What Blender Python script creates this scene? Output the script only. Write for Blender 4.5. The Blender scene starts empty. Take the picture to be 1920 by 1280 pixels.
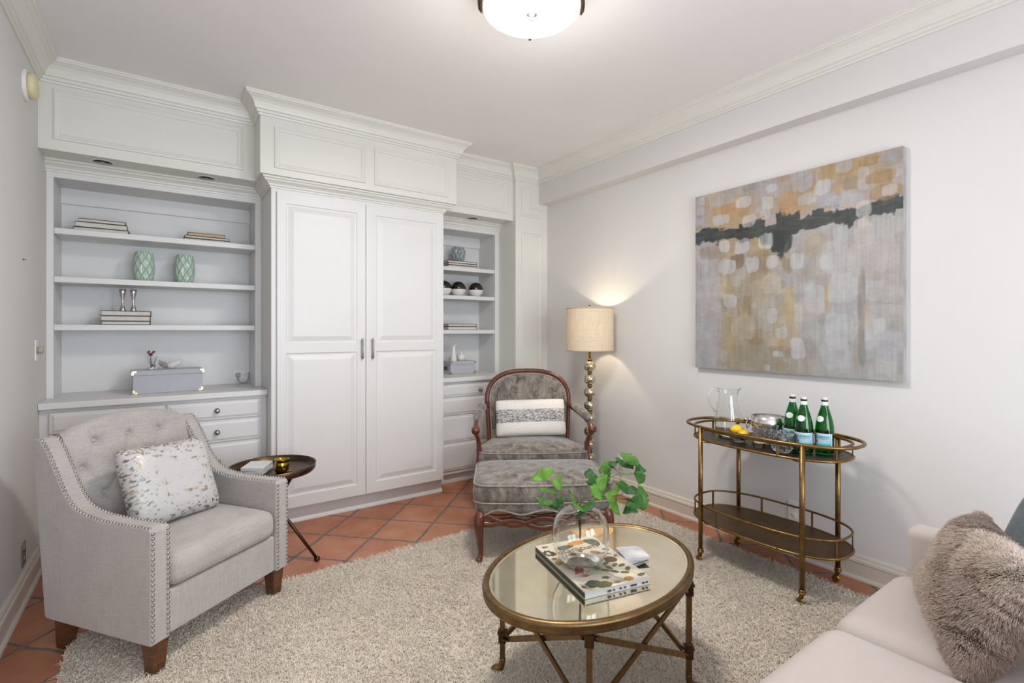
import bpy, bmesh, math, random
import numpy as np
from mathutils import Vector, Matrix, Euler

random.seed(7)
RNG = np.random.default_rng(7)
PI = math.pi
SC = bpy.context.scene
COL = SC.collection

# ------------------------------------------------------------------ camera, light, exposure
YAW = 0.614
CAM_H = 1.35
cam = bpy.data.cameras.new('camera')
cam.sensor_width = 36.0
cam.lens = 930.0 / 1920.0 * 36.0
cam.shift_y = -(640.0 - 618.3) / 1920.0
cam.clip_start = 0.05
cam_o = bpy.data.objects.new('camera', cam)
COL.objects.link(cam_o)
cam_o.location = (0, 0, CAM_H)
cam_o.rotation_euler = (PI / 2, 0, -YAW)
SC.camera = cam_o

SC.view_settings.view_transform = 'Standard'
SC.view_settings.look = 'None'
SC.view_settings.gamma = 1.0
SC.view_settings.use_curve_mapping = False
SC.view_settings.exposure = 0.1

w = bpy.data.worlds.new('world')
SC.world = w
w.use_nodes = True
w.node_tree.nodes['Background'].inputs[0].default_value = (0.80, 0.90, 1.0, 1)
w.node_tree.nodes['Background'].inputs[1].default_value = 1.6

SC.cycles.max_bounces = 16
SC.cycles.diffuse_bounces = 7
SC.cycles.transmission_bounces = 16
SC.cycles.transparent_max_bounces = 12
SC.cycles.caustics_refractive = False
SC.cycles.caustics_reflective = False
SC.cycles.sample_clamp_indirect = 6.0
SC.cycles.use_denoising = True


def area_light(name, loc, rot, sx, sy, power, color):
    l = bpy.data.lights.new(name, 'AREA')
    l.shape = 'RECTANGLE'
    l.size = sx
    l.size_y = sy
    l.energy = power
    l.color = color
    o = bpy.data.objects.new(name, l)
    COL.objects.link(o)
    o.location = loc
    o.rotation_euler = rot
    return o


def point_light(name, loc, power, color, radius=0.04):
    l = bpy.data.lights.new(name, 'POINT')
    l.energy = power
    l.color = color
    l.shadow_soft_size = radius
    o = bpy.data.objects.new(name, l)
    COL.objects.link(o)
    o.location = loc
    return o


# daylight coming in through the two windows behind the camera
YB = -2.3
for wx in (0.45, 1.75):
    area_light('window_daylight', (wx, YB + 0.02, 1.27), (PI / 2, 0, 0), 1.05, 2.15, 67, (0.80, 0.90, 1.0))
# ceiling fixture bulbs
CEIL_L = (1.321, 1.724)
cl_ = area_light('ceiling_lamp_light', (CEIL_L[0], CEIL_L[1], 2.695), (0, 0, 0), 0.36, 0.36, 29, (1.0, 0.965, 0.92))
cl_.data.shape = 'DISK'
point_light('ceiling_bulb', (CEIL_L[0], CEIL_L[1], 2.58), 11.5, (1.0, 0.965, 0.92), 0.16)
LAMP = (2.868, 2.960)
point_light('lamp_bulb', (LAMP[0], LAMP[1], 1.39), 56, (1.0, 0.84, 0.62), 0.03)

# ------------------------------------------------------------------ helpers


def s2l(c):
    return tuple(((x / 255.0) / 12.92 if x / 255.0 <= 0.04045 else ((x / 255.0 + 0.055) / 1.055) ** 2.4) for x in c)


def s2l_np(a):
    a = a / 255.0
    return np.where(a <= 0.04045, a / 12.92, ((a + 0.055) / 1.055) ** 2.4)


def vnoise(x, y, seed=0):
    """smooth value noise on numpy arrays, 0..1"""
    xi = np.floor(x).astype(np.int64)
    yi = np.floor(y).astype(np.int64)
    fx = x - xi
    fy = y - yi
    fx = fx * fx * (3 - 2 * fx)
    fy = fy * fy * (3 - 2 * fy)

    def h(a, b):
        n = (a * 374761393 + b * 668265263 + seed * 1274126177) & 0xFFFFFFFF
        n = ((n ^ (n >> 13)) * 1274126177) & 0xFFFFFFFF
        n = n ^ (n >> 16)
        return (n & 0xFFFF) / 65535.0
    a, b, c, d = h(xi, yi), h(xi + 1, yi), h(xi, yi + 1), h(xi + 1, yi + 1)
    return (a * (1 - fx) + b * fx) * (1 - fy) + (c * (1 - fx) + d * fx) * fy


class G:
    """tiny node-graph helper"""

    def __init__(self, name):
        self.m = bpy.data.materials.new(name)
        self.m.use_nodes = True
        self.t = self.m.node_tree
        self.b = self.t.nodes['Principled BSDF']

    def n(self, kind, **kw):
        nd = self.t.nodes.new(kind)
        for k, v in kw.items():
            setattr(nd, k, v)
        return nd

    def link(self, a, b):
        self.t.links.new(a, b)

    def coord(self, scale=(1, 1, 1), which='Object', rot=(0, 0, 0)):
        tc = self.n('ShaderNodeTexCoord')
        mp = self.n('ShaderNodeMapping')
        mp.inputs['Scale'].default_value = scale
        mp.inputs['Rotation'].default_value = rot
        self.link(tc.outputs[which], mp.inputs['Vector'])
        return mp.outputs[0]

    def noise(self, vec, scale=5, detail=3, rough=0.5, dist=0.0):
        nd = self.n('ShaderNodeTexNoise')
        nd.inputs['Scale'].default_value = scale
        nd.inputs['Detail'].default_value = detail
        nd.inputs['Roughness'].default_value = rough
        nd.inputs['Distortion'].default_value = dist
        self.link(vec, nd.inputs['Vector'])
        return nd.outputs['Fac']

    def ramp(self, fac, stops):
        nd = self.n('ShaderNodeValToRGB')
        cr = nd.color_ramp
        while len(cr.elements) < len(stops):
            cr.elements.new(0.5)
        for e, (p, c) in zip(cr.elements, stops):
            e.position = p
            e.color = (c[0], c[1], c[2], 1)
        self.link(fac, nd.inputs[0])
        return nd.outputs[0]

    def mix(self, fac, a, b, mode='MIX'):
        nd = self.n('ShaderNodeMix', data_type='RGBA', blend_type=mode)
        for s, v in ((nd.inputs[0], fac), (nd.inputs[6], a), (nd.inputs[7], b)):
            if hasattr(v, 'is_linked'):
                self.link(v, s)
            elif isinstance(v, (int, float)):
                s.default_value = v
            else:
                s.default_value = (v[0], v[1], v[2], 1)
        return nd.outputs[2]

    def math(self, op, a, b=0.0, c=None, clamp=False):
        nd = self.n('ShaderNodeMath', operation=op)
        nd.use_clamp = clamp
        for i, v in enumerate((a, b) if c is None else (a, b, c)):
            if hasattr(v, 'is_linked'):
                self.link(v, nd.inputs[i])
            else:
                nd.inputs[i].default_value = v
        return nd.outputs[0]

    def bump(self, h, strength=0.3, dist=0.01):
        nd = self.n('ShaderNodeBump')
        nd.inputs['Strength'].default_value = strength
        nd.inputs['Distance'].default_value = dist
        self.link(h, nd.inputs['Height'])
        self.link(nd.outputs[0], self.b.inputs['Normal'])

    def set(self, **kw):
        names = dict(base='Base Color', rough='Roughness', metal='Metallic', ior='IOR', trans='Transmission Weight',
                     coat='Coat Weight', coat_rough='Coat Roughness', sheen='Sheen Weight', sheen_rough='Sheen Roughness',
                     emit='Emission Color', estr='Emission Strength', spec='Specular IOR Level', sub='Subsurface Weight', aniso='Anisotropic')
        for k, v in kw.items():
            s = self.b.inputs[names[k]]
            if hasattr(v, 'is_linked'):
                self.link(v, s)
            elif isinstance(v, (tuple, list)):
                s.default_value = (v[0], v[1], v[2], 1)
            else:
                s.default_value = v
        return self


def paint(name, rgb, rough=0.5, var=0.03, scale=6.0, bump=0.02, bscale=120, **kw):
    g = G(name)
    v = g.coord()
    c = s2l(rgb)
    f = g.noise(v, scale, 2)
    g.set(base=g.ramp(f, [(0.3, tuple(x * (1 - var) for x in c)), (0.7, tuple(min(1, x * (1 + var)) for x in c))]), rough=rough, **kw)
    if bump:
        g.bump(g.noise(v, bscale, 2), bump, 0.002)
    return g.m


def metal(name, rgb, rough=0.3, var=0.15, scale=25, **kw):
    g = G(name)
    v = g.coord()
    c = s2l(rgb)
    f = g.noise(v, scale, 4, 0.6)
    g.set(base=g.ramp(f, [(0.3, tuple(x * (1 - var) for x in c)), (0.7, tuple(min(1, x * (1 + var)) for x in c))]), metal=1.0,
          rough=g.math('MULTIPLY_ADD', f, 0.2, rough - 0.1), **kw)
    g.bump(f, 0.05, 0.003)
    return g.m


def glass(name, rgb=(255, 255, 255), rough=0.0, ior=1.45, bump=None):
    g = G(name)
    v = g.coord()
    f = g.noise(v, 3, 1)
    c = s2l(rgb)
    g.set(base=g.ramp(f, [(0.0, c), (1.0, tuple(x * 0.985 for x in c))]), rough=rough, ior=ior, trans=1.0)
    if bump:
        vo = g.n('ShaderNodeTexVoronoi')
        vo.inputs['Scale'].default_value = bump
        g.link(v, vo.inputs['Vector'])
        g.bump(vo.outputs['Distance'], 0.6, 0.006)
    return g.m


def linen(name, rgb, var=0.09, scale=1.0, rough=0.9, sheen=0.25):
    g = G(name)
    c = s2l(rgb)
    a = g.noise(g.coord((220 * scale, 220 * scale, 14 * scale)), 1.0, 3, 0.6)
    b = g.noise(g.coord((14 * scale, 14 * scale, 260 * scale)), 1.0, 3, 0.6)
    d = g.noise(g.coord(), 7, 3)
    f = g.math('ADD', g.math('MULTIPLY', g.math('ADD', a, b), 0.4), g.math('MULTIPLY', d, 0.2))
    g.set(base=g.ramp(f, [(0.36, tuple(x * (1 - 1.6 * var) for x in c)), (0.62, tuple(min(1, x * (1 + 1.6 * var)) for x in c))]), rough=rough, sheen=sheen, spec=0.2)
    g.bump(f, 0.25, 0.003)
    return g.m


def velvet(name, dark, light, scale=9, rough=0.75, sheen=0.5, lo=0.38, hi=0.66):
    g = G(name)
    v = g.coord()
    f1 = g.noise(g.coord((1, 1, 0.6)), scale, 5, 0.62, 0.6)
    f2 = g.noise(v, scale * 7, 3, 0.6)
    f = g.math('ADD', g.math('MULTIPLY', f1, 0.7), g.math('MULTIPLY', f2, 0.3))
    g.set(base=g.ramp(f, [(lo, s2l(dark)), (hi, s2l(light))]), rough=rough, sheen=sheen, sheen_rough=0.4, spec=0.25)
    g.bump(f, 0.2, 0.004)
    return g.m


def wood(name, dark, light, scale=(6, 6, 1.2), rough=0.35, coat=0.3):
    g = G(name)
    v = g.coord(scale)
    f = g.noise(v, 6, 5, 0.6, 1.2)
    g.set(base=g.ramp(f, [(0.3, s2l(dark)), (0.7, s2l(light))]), rough=rough, coat=coat, coat_rough=0.2)
    return g.m


def vcol(name, rough=0.6, metal_attr=False, sheen=0.0, coat=0.0, bump=0.0):
    g = G(name)
    a = g.n('ShaderNodeAttribute', attribute_name='Col')
    fine = g.noise(g.coord(), 160, 2)
    base = g.mix(0.12, a.outputs['Color'], g.ramp(fine, [(0.3, (0.35, 0.35, 0.35)), (0.7, (0.75, 0.75, 0.75))]), 'OVERLAY')
    g.set(base=base, rough=rough, sheen=sheen, coat=coat)
    if metal_attr:
        g.set(metal=a.outputs['Alpha'], rough=g.math('SUBTRACT', rough, g.math('MULTIPLY', a.outputs['Alpha'], rough * 0.6)))
    if bump:
        g.bump(fine, bump, 0.002)
    return g.m


def plain_vcol(name, rough=0.8, sheen=0.0, spec=0.3):
    g = G(name)
    a = g.n('ShaderNodeAttribute', attribute_name='Col')
    g.set(base=a.outputs['Color'], rough=rough, sheen=sheen, spec=spec)
    return g.m


# ---- mesh builder -------------------------------------------------
class MB:
    def __init__(self):
        self.v = []
        self.f = []
        self.sm = []

    def add(self, verts, faces, smooth=False, M=None):
        k = len(self.v)
        if M is not None:
            verts = [tuple(M @ Vector(p)) for p in verts]
        self.v += [tuple(p) for p in verts]
        self.f += [tuple(i + k for i in f) for f in faces]
        self.sm += [smooth] * len(faces)
        return self

    def box(self, x0, x1, y0, y1, z0, z1, M=None):
        v = [(x, y, z) for z in (z0, z1) for y in (y0, y1) for x in (x0, x1)]
        f = [(0, 2, 3, 1), (4, 5, 7, 6), (0, 1, 5, 4), (2, 6, 7, 3), (0, 4, 6, 2), (1, 3, 7, 5)]
        return self.add(v, f, False, M)

    def bbox(self, x0, x1, y0, y1, z0, z1, r=0.004, M=None, seg=2):
        """box with rounded edges"""
        bm = bmesh.new()
        bmesh.ops.create_cube(bm, size=1)
        for p in bm.verts:
            p.co = Vector(((x0 + x1) / 2 + p.co.x * (x1 - x0), (y0 + y1) / 2 + p.co.y * (y1 - y0), (z0 + z1) / 2 + p.co.z * (z1 - z0)))
        bmesh.ops.bevel(bm, geom=bm.edges[:], offset=r, segments=seg, affect='EDGES', profile=0.5)
        self.bm(bm, M)
        return self

    def bm(self, bm, M=None, smooth=False):
        bm.verts.ensure_lookup_table()
        bm.verts.index_update()
        self.add([tuple(p.co) for p in bm.verts], [tuple(q.index for q in f.verts) for f in bm.faces], smooth, M)
        bm.free()
        return self

    def lathe(self, prof, seg=32, M=None, smooth=True, caps=True):
        v = []
        f = []
        n = len(prof)
        for r, z in prof:
            for k in range(seg):
                a = 2 * PI * k / seg
                v.append((r * math.cos(a), r * math.sin(a), z))
        for i in range(n - 1):
            for k in range(seg):
                k2 = (k + 1) % seg
                f.append((i * seg + k, i * seg + k2, (i + 1) * seg + k2, (i + 1) * seg + k))
        if caps:
            if prof[0][0] > 1e-5:
                f.append(tuple(reversed(range(seg))))
            if prof[-1][0] > 1e-5:
                f.append(tuple((n - 1) * seg + k for k in range(seg)))
        return self.add(v, f, smooth, M)

    def sphere(self, c, r, seg=20, rings=12, sc=(1, 1, 1), M=None):
        prof = [(max(1e-6, r * math.sin(PI * i / rings)), -r * math.cos(PI * i / rings)) for i in range(rings + 1)]
        T = Matrix.Translation(c) @ Matrix.Diagonal((*sc, 1))
        if M is not None:
            T = M @ T
        return self.lathe(prof, seg, T, True, False)

    def tube(self, pts, r, seg=10, closed=False, M=None, smooth=True, caps=True, flat=1.0, up=None):
        pts = [Vector(p) for p in pts]
        n = len(pts)
        rad = r if isinstance(r, (list, tuple)) else [r] * n
        v = []
        f = []
        nrm = None
        for i in range(n):
            if closed:
                t = (pts[(i + 1) % n] - pts[i - 1]).normalized()
            else:
                t = (pts[min(i + 1, n - 1)] - pts[max(i - 1, 0)]).normalized()
            if nrm is None:
                ref = Vector(up) if up else (Vector((0, 0, 1)) if abs(t.z) < 0.9 else Vector((1, 0, 0)))
                nrm = (ref - t * ref.dot(t)).normalized()
            else:
                nrm = (nrm - t * nrm.dot(t))
                nrm = nrm.normalized() if nrm.length > 1e-6 else t.orthogonal().normalized()
            b = t.cross(nrm)
            for k in range(seg):
                a = 2 * PI * k / seg
                v.append(tuple(pts[i] + rad[i] * (math.cos(a) * nrm + flat * math.sin(a) * b)))
        m = n if closed else n - 1
        for i in range(m):
            j = (i + 1) % n
            for k in range(seg):
                k2 = (k + 1) % seg
                f.append((i * seg + k, i * seg + k2, j * seg + k2, j * seg + k))
        if not closed and caps:
            f.append(tuple(reversed(range(seg))))
            f.append(tuple((n - 1) * seg + k for k in range(seg)))
        return self.add(v, f, smooth, M)

    def bar(self, a, b, wd, th, M=None, up=(0, 0, 1)):
        """rectangular bar from a to b"""
        a = Vector(a)
        b = Vector(b)
        t = (b - a).normalized()
        u = Vector(up)
        u = (u - t * u.dot(t))
        u = u.normalized() if u.length > 1e-5 else t.orthogonal().normalized()
        s = t.cross(u)
        v = []
        for p in (a, b):
            for i, j in ((-1, -1), (1, -1), (1, 1), (-1, 1)):
                v.append(tuple(p + s * i * wd / 2 + u * j * th / 2))
        f = [(3, 2, 1, 0), (4, 5, 6, 7), (0, 1, 5, 4), (1, 2, 6, 5), (2, 3, 7, 6), (3, 0, 4, 7)]
        return self.add(v, f, False, M)

    def prism(self, poly, h0, h1, mapf=None, smooth=False):
        """poly in (a,b); extruded along third; mapf(a,b,h)->xyz"""
        mapf = mapf or (lambda a, b, h: (a, b, h))
        n = len(poly)
        v = [mapf(a, b, h0) for a, b in poly] + [mapf(a, b, h1) for a, b in poly]
        f = [tuple(reversed(range(n))), tuple(range(n, 2 * n))]
        k = len(self.v)
        self.v += v
        self.f += [tuple(i + k for i in q) for q in f]
        self.sm += [False, False]
        q = [(i, (i + 1) % n, n + (i + 1) % n, n + i) for i in range(n)]
        self.f += [tuple(i + k for i in x) for x in q]
        self.sm += [smooth] * n
        return self

    def grid(self, nu, nv, fn, smooth=True, flip=False, closeu=False):
        v = [fn(i / (nu - (0 if closeu else 1)), j / (nv - 1)) for j in range(nv) for i in range(nu)]
        f = []
        for j in range(nv - 1):
            for i in range(nu if closeu else nu - 1):
                i2 = (i + 1) % nu
                q = (j * nu + i, j * nu + i2, (j + 1) * nu + i2, (j + 1) * nu + i)
                f.append(tuple(reversed(q)) if flip else q)
        return self.add(v, f, smooth)

    def rbox(self, wd, dp, ht, r, crown=0.0, n=7, fn=None, smooth=True, M=None):
        """soft box centred in x,y; z from 0..ht; crown bulges the top; fn deforms"""
        hx, hy, hz = wd / 2, dp / 2, ht / 2

        def coords(h):
            rr = min(r, h * 0.98)
            core = list(np.linspace(-(h - rr), h - rr, n))
            e = [rr * x for x in (0.35, 0.65, 0.88, 1.0)]
            return [-(h - rr) - x for x in reversed(e)] + core + [(h - rr) + x for x in e]
        cx, cy, cz = coords(hx), coords(hy), coords(hz)
        bm = bmesh.new()

        def face(A, B, mk, flip):
            g = [[bm.verts.new(mk(a, b)) for a in A] for b in B]
            for j in range(len(B) - 1):
                for i in range(len(A) - 1):
                    q = [g[j][i], g[j][i + 1], g[j + 1][i + 1], g[j + 1][i]]
                    if flip:
                        q.reverse()
                    bm.faces.new(q)
        face(cx, cy, lambda a, b: (a, b, hz), False)
        face(cx, cy, lambda a, b: (a, b, -hz), True)
        face(cx, cz, lambda a, b: (a, -hy, b), False)
        face(cx, cz, lambda a, b: (a, hy, b), True)
        face(cy, cz, lambda a, b: (hx, a, b), False)
        face(cy, cz, lambda a, b: (-hx, a, b), True)
        bmesh.ops.remove_doubles(bm, verts=bm.verts[:], dist=1e-5)
        rx, ry, rz = min(r, hx * 0.98), min(r, hy * 0.98), min(r, hz * 0.98)
        for p in bm.verts:
            c = p.co
            q = Vector((max(-(hx - rx), min(hx - rx, c.x)), max(-(hy - ry), min(hy - ry, c.y)), max(-(hz - rz), min(hz - rz, c.z))))
            d = c - q
            d = Vector((d.x / rx, d.y / ry, d.z / rz))
            if d.length > 1e-6:
                d.normalize()
            o = q + Vector((d.x * rx, d.y * ry, d.z * rz))
            if crown:
                o.z += crown * max(0, (1 - (o.x / hx) ** 2)) ** 0.7 * max(0, (1 - (o.y / hy) ** 2)) ** 0.7 * (0.5 + 0.5 * o.z / hz)
            o.z += hz
            if fn:
                o = Vector(fn(o.x, o.y, o.z))
            p.co = o
        return self.bm(bm, M, smooth)

    def sweep(self, path, prof, closed=False, mapf=None, smooth=False, side=1):
        """mitred sweep of prof [(offset, height)] along a 2-D path"""
        mapf = mapf or (lambda a, b, h: (a, b, h))
        n = len(path)
        P = [Vector(p) for p in path]
        mit = []
        for i in range(n):
            if closed or 0 < i < n - 1:
                d0 = (P[i] - P[i - 1]).normalized()
                d1 = (P[(i + 1) % n] - P[i]).normalized()
            elif i == 0:
                d0 = d1 = (P[1] - P[0]).normalized()
            else:
                d0 = d1 = (P[i] - P[i - 1]).normalized()
            n0 = Vector((d0.y, -d0.x)) * side
            n1 = Vector((d1.y, -d1.x)) * side
            m = (n0 + n1)
            m = m / max(1e-6, m.dot(n0))
            mit.append(m)
        k = len(self.v)
        q = len(prof)
        for i in range(n):
            for o, h in prof:
                a = P[i] + mit[i] * o
                self.v.append(tuple(mapf(a.x, a.y, h)))
        for i in range(n if closed else n - 1):
            j = (i + 1) % n
            for s in range(q - 1):
                self.f.append((k + i * q + s, k + j * q + s, k + j * q + s + 1, k + i * q + s + 1))
                self.sm.append(smooth)
        return self

    def obj(self, name, mat, parent=None, world=False, bevel=0.0, cols=None, recalc=True):
        me = bpy.data.meshes.new(name)
        vs = self.v
        if world and parent is not None:
            R = parent
            while R.parent is not None:
                R = R.parent
            Mi = (Matrix.Translation(R.location) @ R.rotation_euler.to_matrix().to_4x4()).inverted()
            vs = [tuple(Mi @ Vector(p)) for p in vs]
        me.from_pydata(vs, [], self.f)
        me.polygons.foreach_set('use_smooth', self.sm)
        if recalc:
            bm = bmesh.new()
            bm.from_mesh(me)
            bmesh.ops.recalc_face_normals(bm, faces=bm.faces)
            bm.to_mesh(me)
            bm.free()
        if cols is not None:
            ca = me.color_attributes.new('Col', 'FLOAT_COLOR', 'POINT')
            ca.data.foreach_set('color', np.asarray(cols, dtype=np.float32).ravel())
        if mat is not None:
            me.materials.append(mat)
        me.update()
        o = bpy.data.objects.new(name, me)
        COL.objects.link(o)
        if parent is not None:
            o.parent = parent
        if bevel:
            b = o.modifiers.new('bevel', 'BEVEL')
            b.width = bevel
            b.segments = 2
            b.limit_method = 'ANGLE'
        return o


def thing(name, label, cat, loc=(0, 0, 0), rz=0.0, group=None):
    o = bpy.data.objects.new(name, None)
    COL.objects.link(o)
    o.location = loc
    o.rotation_euler = (0, 0, rz)
    o.empty_display_size = 0.05
    o['label'] = label
    o['category'] = cat
    if group:
        o['group'] = group
    return o


def tag(o, label, cat, group=None):
    o['label'] = label
    o['category'] = cat
    if group:
        o['group'] = group
    return o


def struct(o):
    o['kind'] = 'structure'
    return o


def move(o, loc, rz=0.0):
    o.location = loc
    o.rotation_euler = (0, 0, rz)
    return o


def spline(pts, n=8, closed=False):
    """Catmull-Rom through pts"""
    P = [Vector(p) for p in pts]
    m = len(P)
    out = []
    for i in range(m if closed else m - 1):
        if closed:
            p0, p1, p2, p3 = P[(i - 1) % m], P[i], P[(i + 1) % m], P[(i + 2) % m]
        else:
            p0, p1, p2, p3 = P[max(i - 1, 0)], P[i], P[i + 1], P[min(i + 2, m - 1)]
        for k in range(n):
            t = k / n
            out.append(0.5 * ((2 * p1) + (-p0 + p2) * t + (2 * p0 - 5 * p1 + 4 * p2 - p3) * t * t + (-p0 + 3 * p1 - 3 * p2 + p3) * t ** 3))
    if not closed:
        out.append(P[-1].copy())
    return out


def lerp_list(vals, n):
    xs = np.linspace(0, len(vals) - 1, n)
    return [float(np.interp(x, range(len(vals)), vals)) for x in xs]


def text_geo(s, size, depth=0.0006, align='CENTER', spacing=1.0, shear=0.0):
    cu = bpy.data.curves.new('lettering', 'FONT')
    cu.body = s
    cu.size = size
    cu.align_x = align
    cu.extrude = depth
    cu.space_character = spacing
    cu.shear = shear
    cu.resolution_u = 3
    o = bpy.data.objects.new('lettering', cu)
    me = bpy.data.meshes.new_from_object(o)
    v = [tuple(p.co) for p in me.vertices]
    f = [tuple(p.vertices) for p in me.polygons]
    bpy.data.objects.remove(o)
    bpy.data.curves.remove(cu)
    bpy.data.meshes.remove(me)
    return v, f


def pillow_verts(wd, ht, th, n=30, pinch=0.07, pw=0.42, seed=0, lump=0.06):
    """returns (pts fn) closed throw-pillow surface; local x,y face, z thickness"""
    def f(u, v, s):
        x = wd / 2 * u * (1 - pinch * (1 - v * v))
        y = ht / 2 * v * (1 - pinch * (1 - u * u))
        rc = 1 - 0.055 * (abs(u * v)) ** 5
        x *= rc
        y *= rc
        e = max(0.0, (1 - u ** 4)) * max(0.0, (1 - v ** 4))
        z = s * th / 2 * e ** pw
        z *= 1 + lump * math.sin(3.1 * u + seed) * math.cos(2.7 * v + 1.7 * seed)
        return (x, y, z)
    return f


def pillow_mesh(mb, wd, ht, th, n=30, M=None, **kw):
    f = pillow_verts(wd, ht, th, n, **kw)
    us = [math.sin(PI / 2 * (2 * i / (n - 1) - 1)) for i in range(n)]
    for s in (1, -1):
        v = [f(u, w_, s) for w_ in us for u in us]
        q = []
        for j in range(n - 1):
            for i in range(n - 1):
                a = (j * n + i, j * n + i + 1, (j + 1) * n + i + 1, (j + 1) * n + i)
                q.append(a if s > 0 else tuple(reversed(a)))
        mb.add(v, q, True, M)
    return us


# ------------------------------------------------------------------ materials
M_WALL = paint('wall_paint', (213, 211, 209), 0.75, 0.012, 1.5, 0.03, 90)
M_CEIL = paint('ceiling_paint', (230, 228, 227), 0.85, 0.01, 1.2, 0.02, 90)
M_TRIM = paint('trim_paint', (217, 216, 209), 0.42, 0.012, 3, 0.0)
M_CAB = paint('cabinet_paint', (217, 216, 215), 0.42, 0.012, 3, 0.0)
M_BASE = paint('baseboard_paint', (212, 204, 192), 0.4, 0.015, 3, 0.0)
M_DARK = paint('dark_recess', (30, 26, 26), 0.4)
M_NICKEL = metal('brushed_nickel', (164, 160, 154), 0.34)
M_CHROME = metal('polished_steel', (205, 203, 200), 0.08, 0.05)
M_BRASS = metal('aged_brass', (134, 106, 62), 0.34, 0.28, 30)
M_BRASS_B = metal('bright_brass', (176, 146, 62), 0.16, 0.2, 12)
M_GUARD = metal('pale_gold', (206, 190, 146), 0.3, 0.1, 20)
M_BRONZE = metal('dark_bronze', (84, 66, 50), 0.36, 0.25, 20)
M_TABLEM = metal('bronze_gilt', (122, 98, 66), 0.38, 0.25, 30)
M_TRAY = metal('tray_metal', (112, 88, 58), 0.42, 0.25, 14)
M_TRAYD = metal('tray_metal_dark', (92, 80, 68), 0.4, 0.2, 14)
M_LINEN = linen('grey_linen', (170, 164, 160), 0.10, 1.0)
M_BOXG = linen('grey_box_cloth', (176, 177, 184), 0.05, 2.0)
M_LEGW = wood('walnut_leg', (58, 32, 16), (112, 66, 34), (3, 3, 10))
M_CHERRY = wood('carved_walnut', (66, 27, 12), (112, 54, 26), (16, 16, 3), 0.28, 0.5)
M_VELVET = velvet('crushed_velvet', (72, 66, 61), (150, 141, 132), 17, lo=0.36, hi=0.64)
M_PINK = velvet('blush_velvet', (184, 174, 169), (197, 188, 183), 3, 0.8, 0.25, 0.2, 0.8)
M_BLUEV = velvet('slate_velvet', (72, 82, 88), (100, 110, 116), 14, 0.8, 0.5)
M_GLASS = glass('clear_glass', (252, 254, 253))
M_CRYSTAL = glass('cut_crystal', (250, 252, 255), 0.02, 1.5, 55)
M_BOTTLE = glass('green_glass', (22, 165, 66), 0.0, 1.48)
M_PAGES = paint('page_edges', (206, 201, 192), 0.8, 0.05, 60, 0.0)
M_PAGESY = paint('page_edges_yellowed', (198, 172, 128), 0.8, 0.06, 60, 0.0)
M_COVER = paint('book_cover_black', (34, 28, 28), 0.5)
M_CERAM = paint('white_ceramic', (224, 220, 216), 0.3)
M_STONEW = paint('white_marble', (214, 213, 214), 0.3, 0.08, 30)
M_STONEG = paint('grey_stone', (150, 144, 142), 0.5, 0.1, 40)
M_PLASTIC = paint('white_plastic', (226, 224, 222), 0.35)
M_BLACK = paint('black_lacquer', (26, 18, 18), 0.12, coat=0.5)
M_LEAF = G('ginkgo_leaf')
_v = M_LEAF.coord()
_oi = M_LEAF.n('ShaderNodeObjectInfo')
M_LEAF.set(base=M_LEAF.ramp(M_LEAF.math('ADD', M_LEAF.math('MULTIPLY', M_LEAF.noise(_v, 14, 3), 0.5), M_LEAF.math('MULTIPLY', _oi.outputs['Random'], 0.5)), [(0.2, s2l((24, 72, 24))), (0.8, s2l((88, 134, 40)))]), rough=0.55, spec=0.3)
M_LEAF = M_LEAF.m
M_STEM = paint('plant_stem', (92, 96, 60), 0.6)
M_RUGB = paint('rug_backing', (226, 212, 194), 0.95)
M_PILE = plain_vcol('rug_pile', 0.95, 0.15, 0.1)
M_FUR = plain_vcol('faux_fur', 0.7, 0.2, 0.3)

# terracotta floor
g = G('terracotta_tiles')
tc = g.n('ShaderNodeTexCoord')
sep = g.n('ShaderNodeSeparateXYZ')
g.link(tc.outputs['Object'], sep.inputs[0])
X_, Y_ = sep.outputs[0], sep.outputs[1]
wob = g.noise(tc.outputs['Object'], 7, 2)
wobc = g.math('MULTIPLY', g.math('SUBTRACT', wob, 0.5), 0.022)
U = g.math('ADD', g.math('MULTIPLY', g.math('ADD', X_, Y_), 0.70711), wobc)
V = g.math('ADD', g.math('MULTIPLY', g.math('SUBTRACT', X_, Y_), 0.70711), wobc)
PITCH = 0.320
u1 = g.math('DIVIDE', g.math('SUBTRACT', U, 3.010 - 64 * PITCH), PITCH)
v1 = g.math('DIVIDE', g.math('SUBTRACT', V, -1.455 - 64 * PITCH), PITCH)
uf = g.math('ABSOLUTE', g.math('SUBTRACT', g.math('FRACT', u1), 0.5))
vf = g.math('ABSOLUTE', g.math('SUBTRACT', g.math('FRACT', v1), 0.5))
edge = g.math('MAXIMUM', uf, vf)
grout = g.math('MULTIPLY', g.math('SUBTRACT', edge, 0.472), 120.0, None, True)
comb = g.n('ShaderNodeCombineXYZ')
g.link(g.math('FLOOR', u1), comb.inputs[0])
g.link(g.math('FLOOR', v1), comb.inputs[1])
wn = g.n('ShaderNodeTexWhiteNoise', noise_dimensions='3D')
g.link(comb.outputs[0], wn.inputs['Vector'])
tilec = g.ramp(wn.outputs['Value'], [(0.0, s2l((158, 98, 70))), (0.5, s2l((176, 106, 76))), (1.0, s2l((186, 128, 96)))])
cl = g.noise(tc.outputs['Object'], 5, 4, 0.6)
tilec = g.mix(0.6, tilec, g.ramp(cl, [(0.3, s2l((150, 86, 58))), (0.7, s2l((192, 140, 110)))]))
gr = g.ramp(g.noise(tc.outputs['Object'], 40, 3), [(0.3, s2l((84, 80, 76))), (0.7, s2l((122, 116, 110)))])
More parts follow.
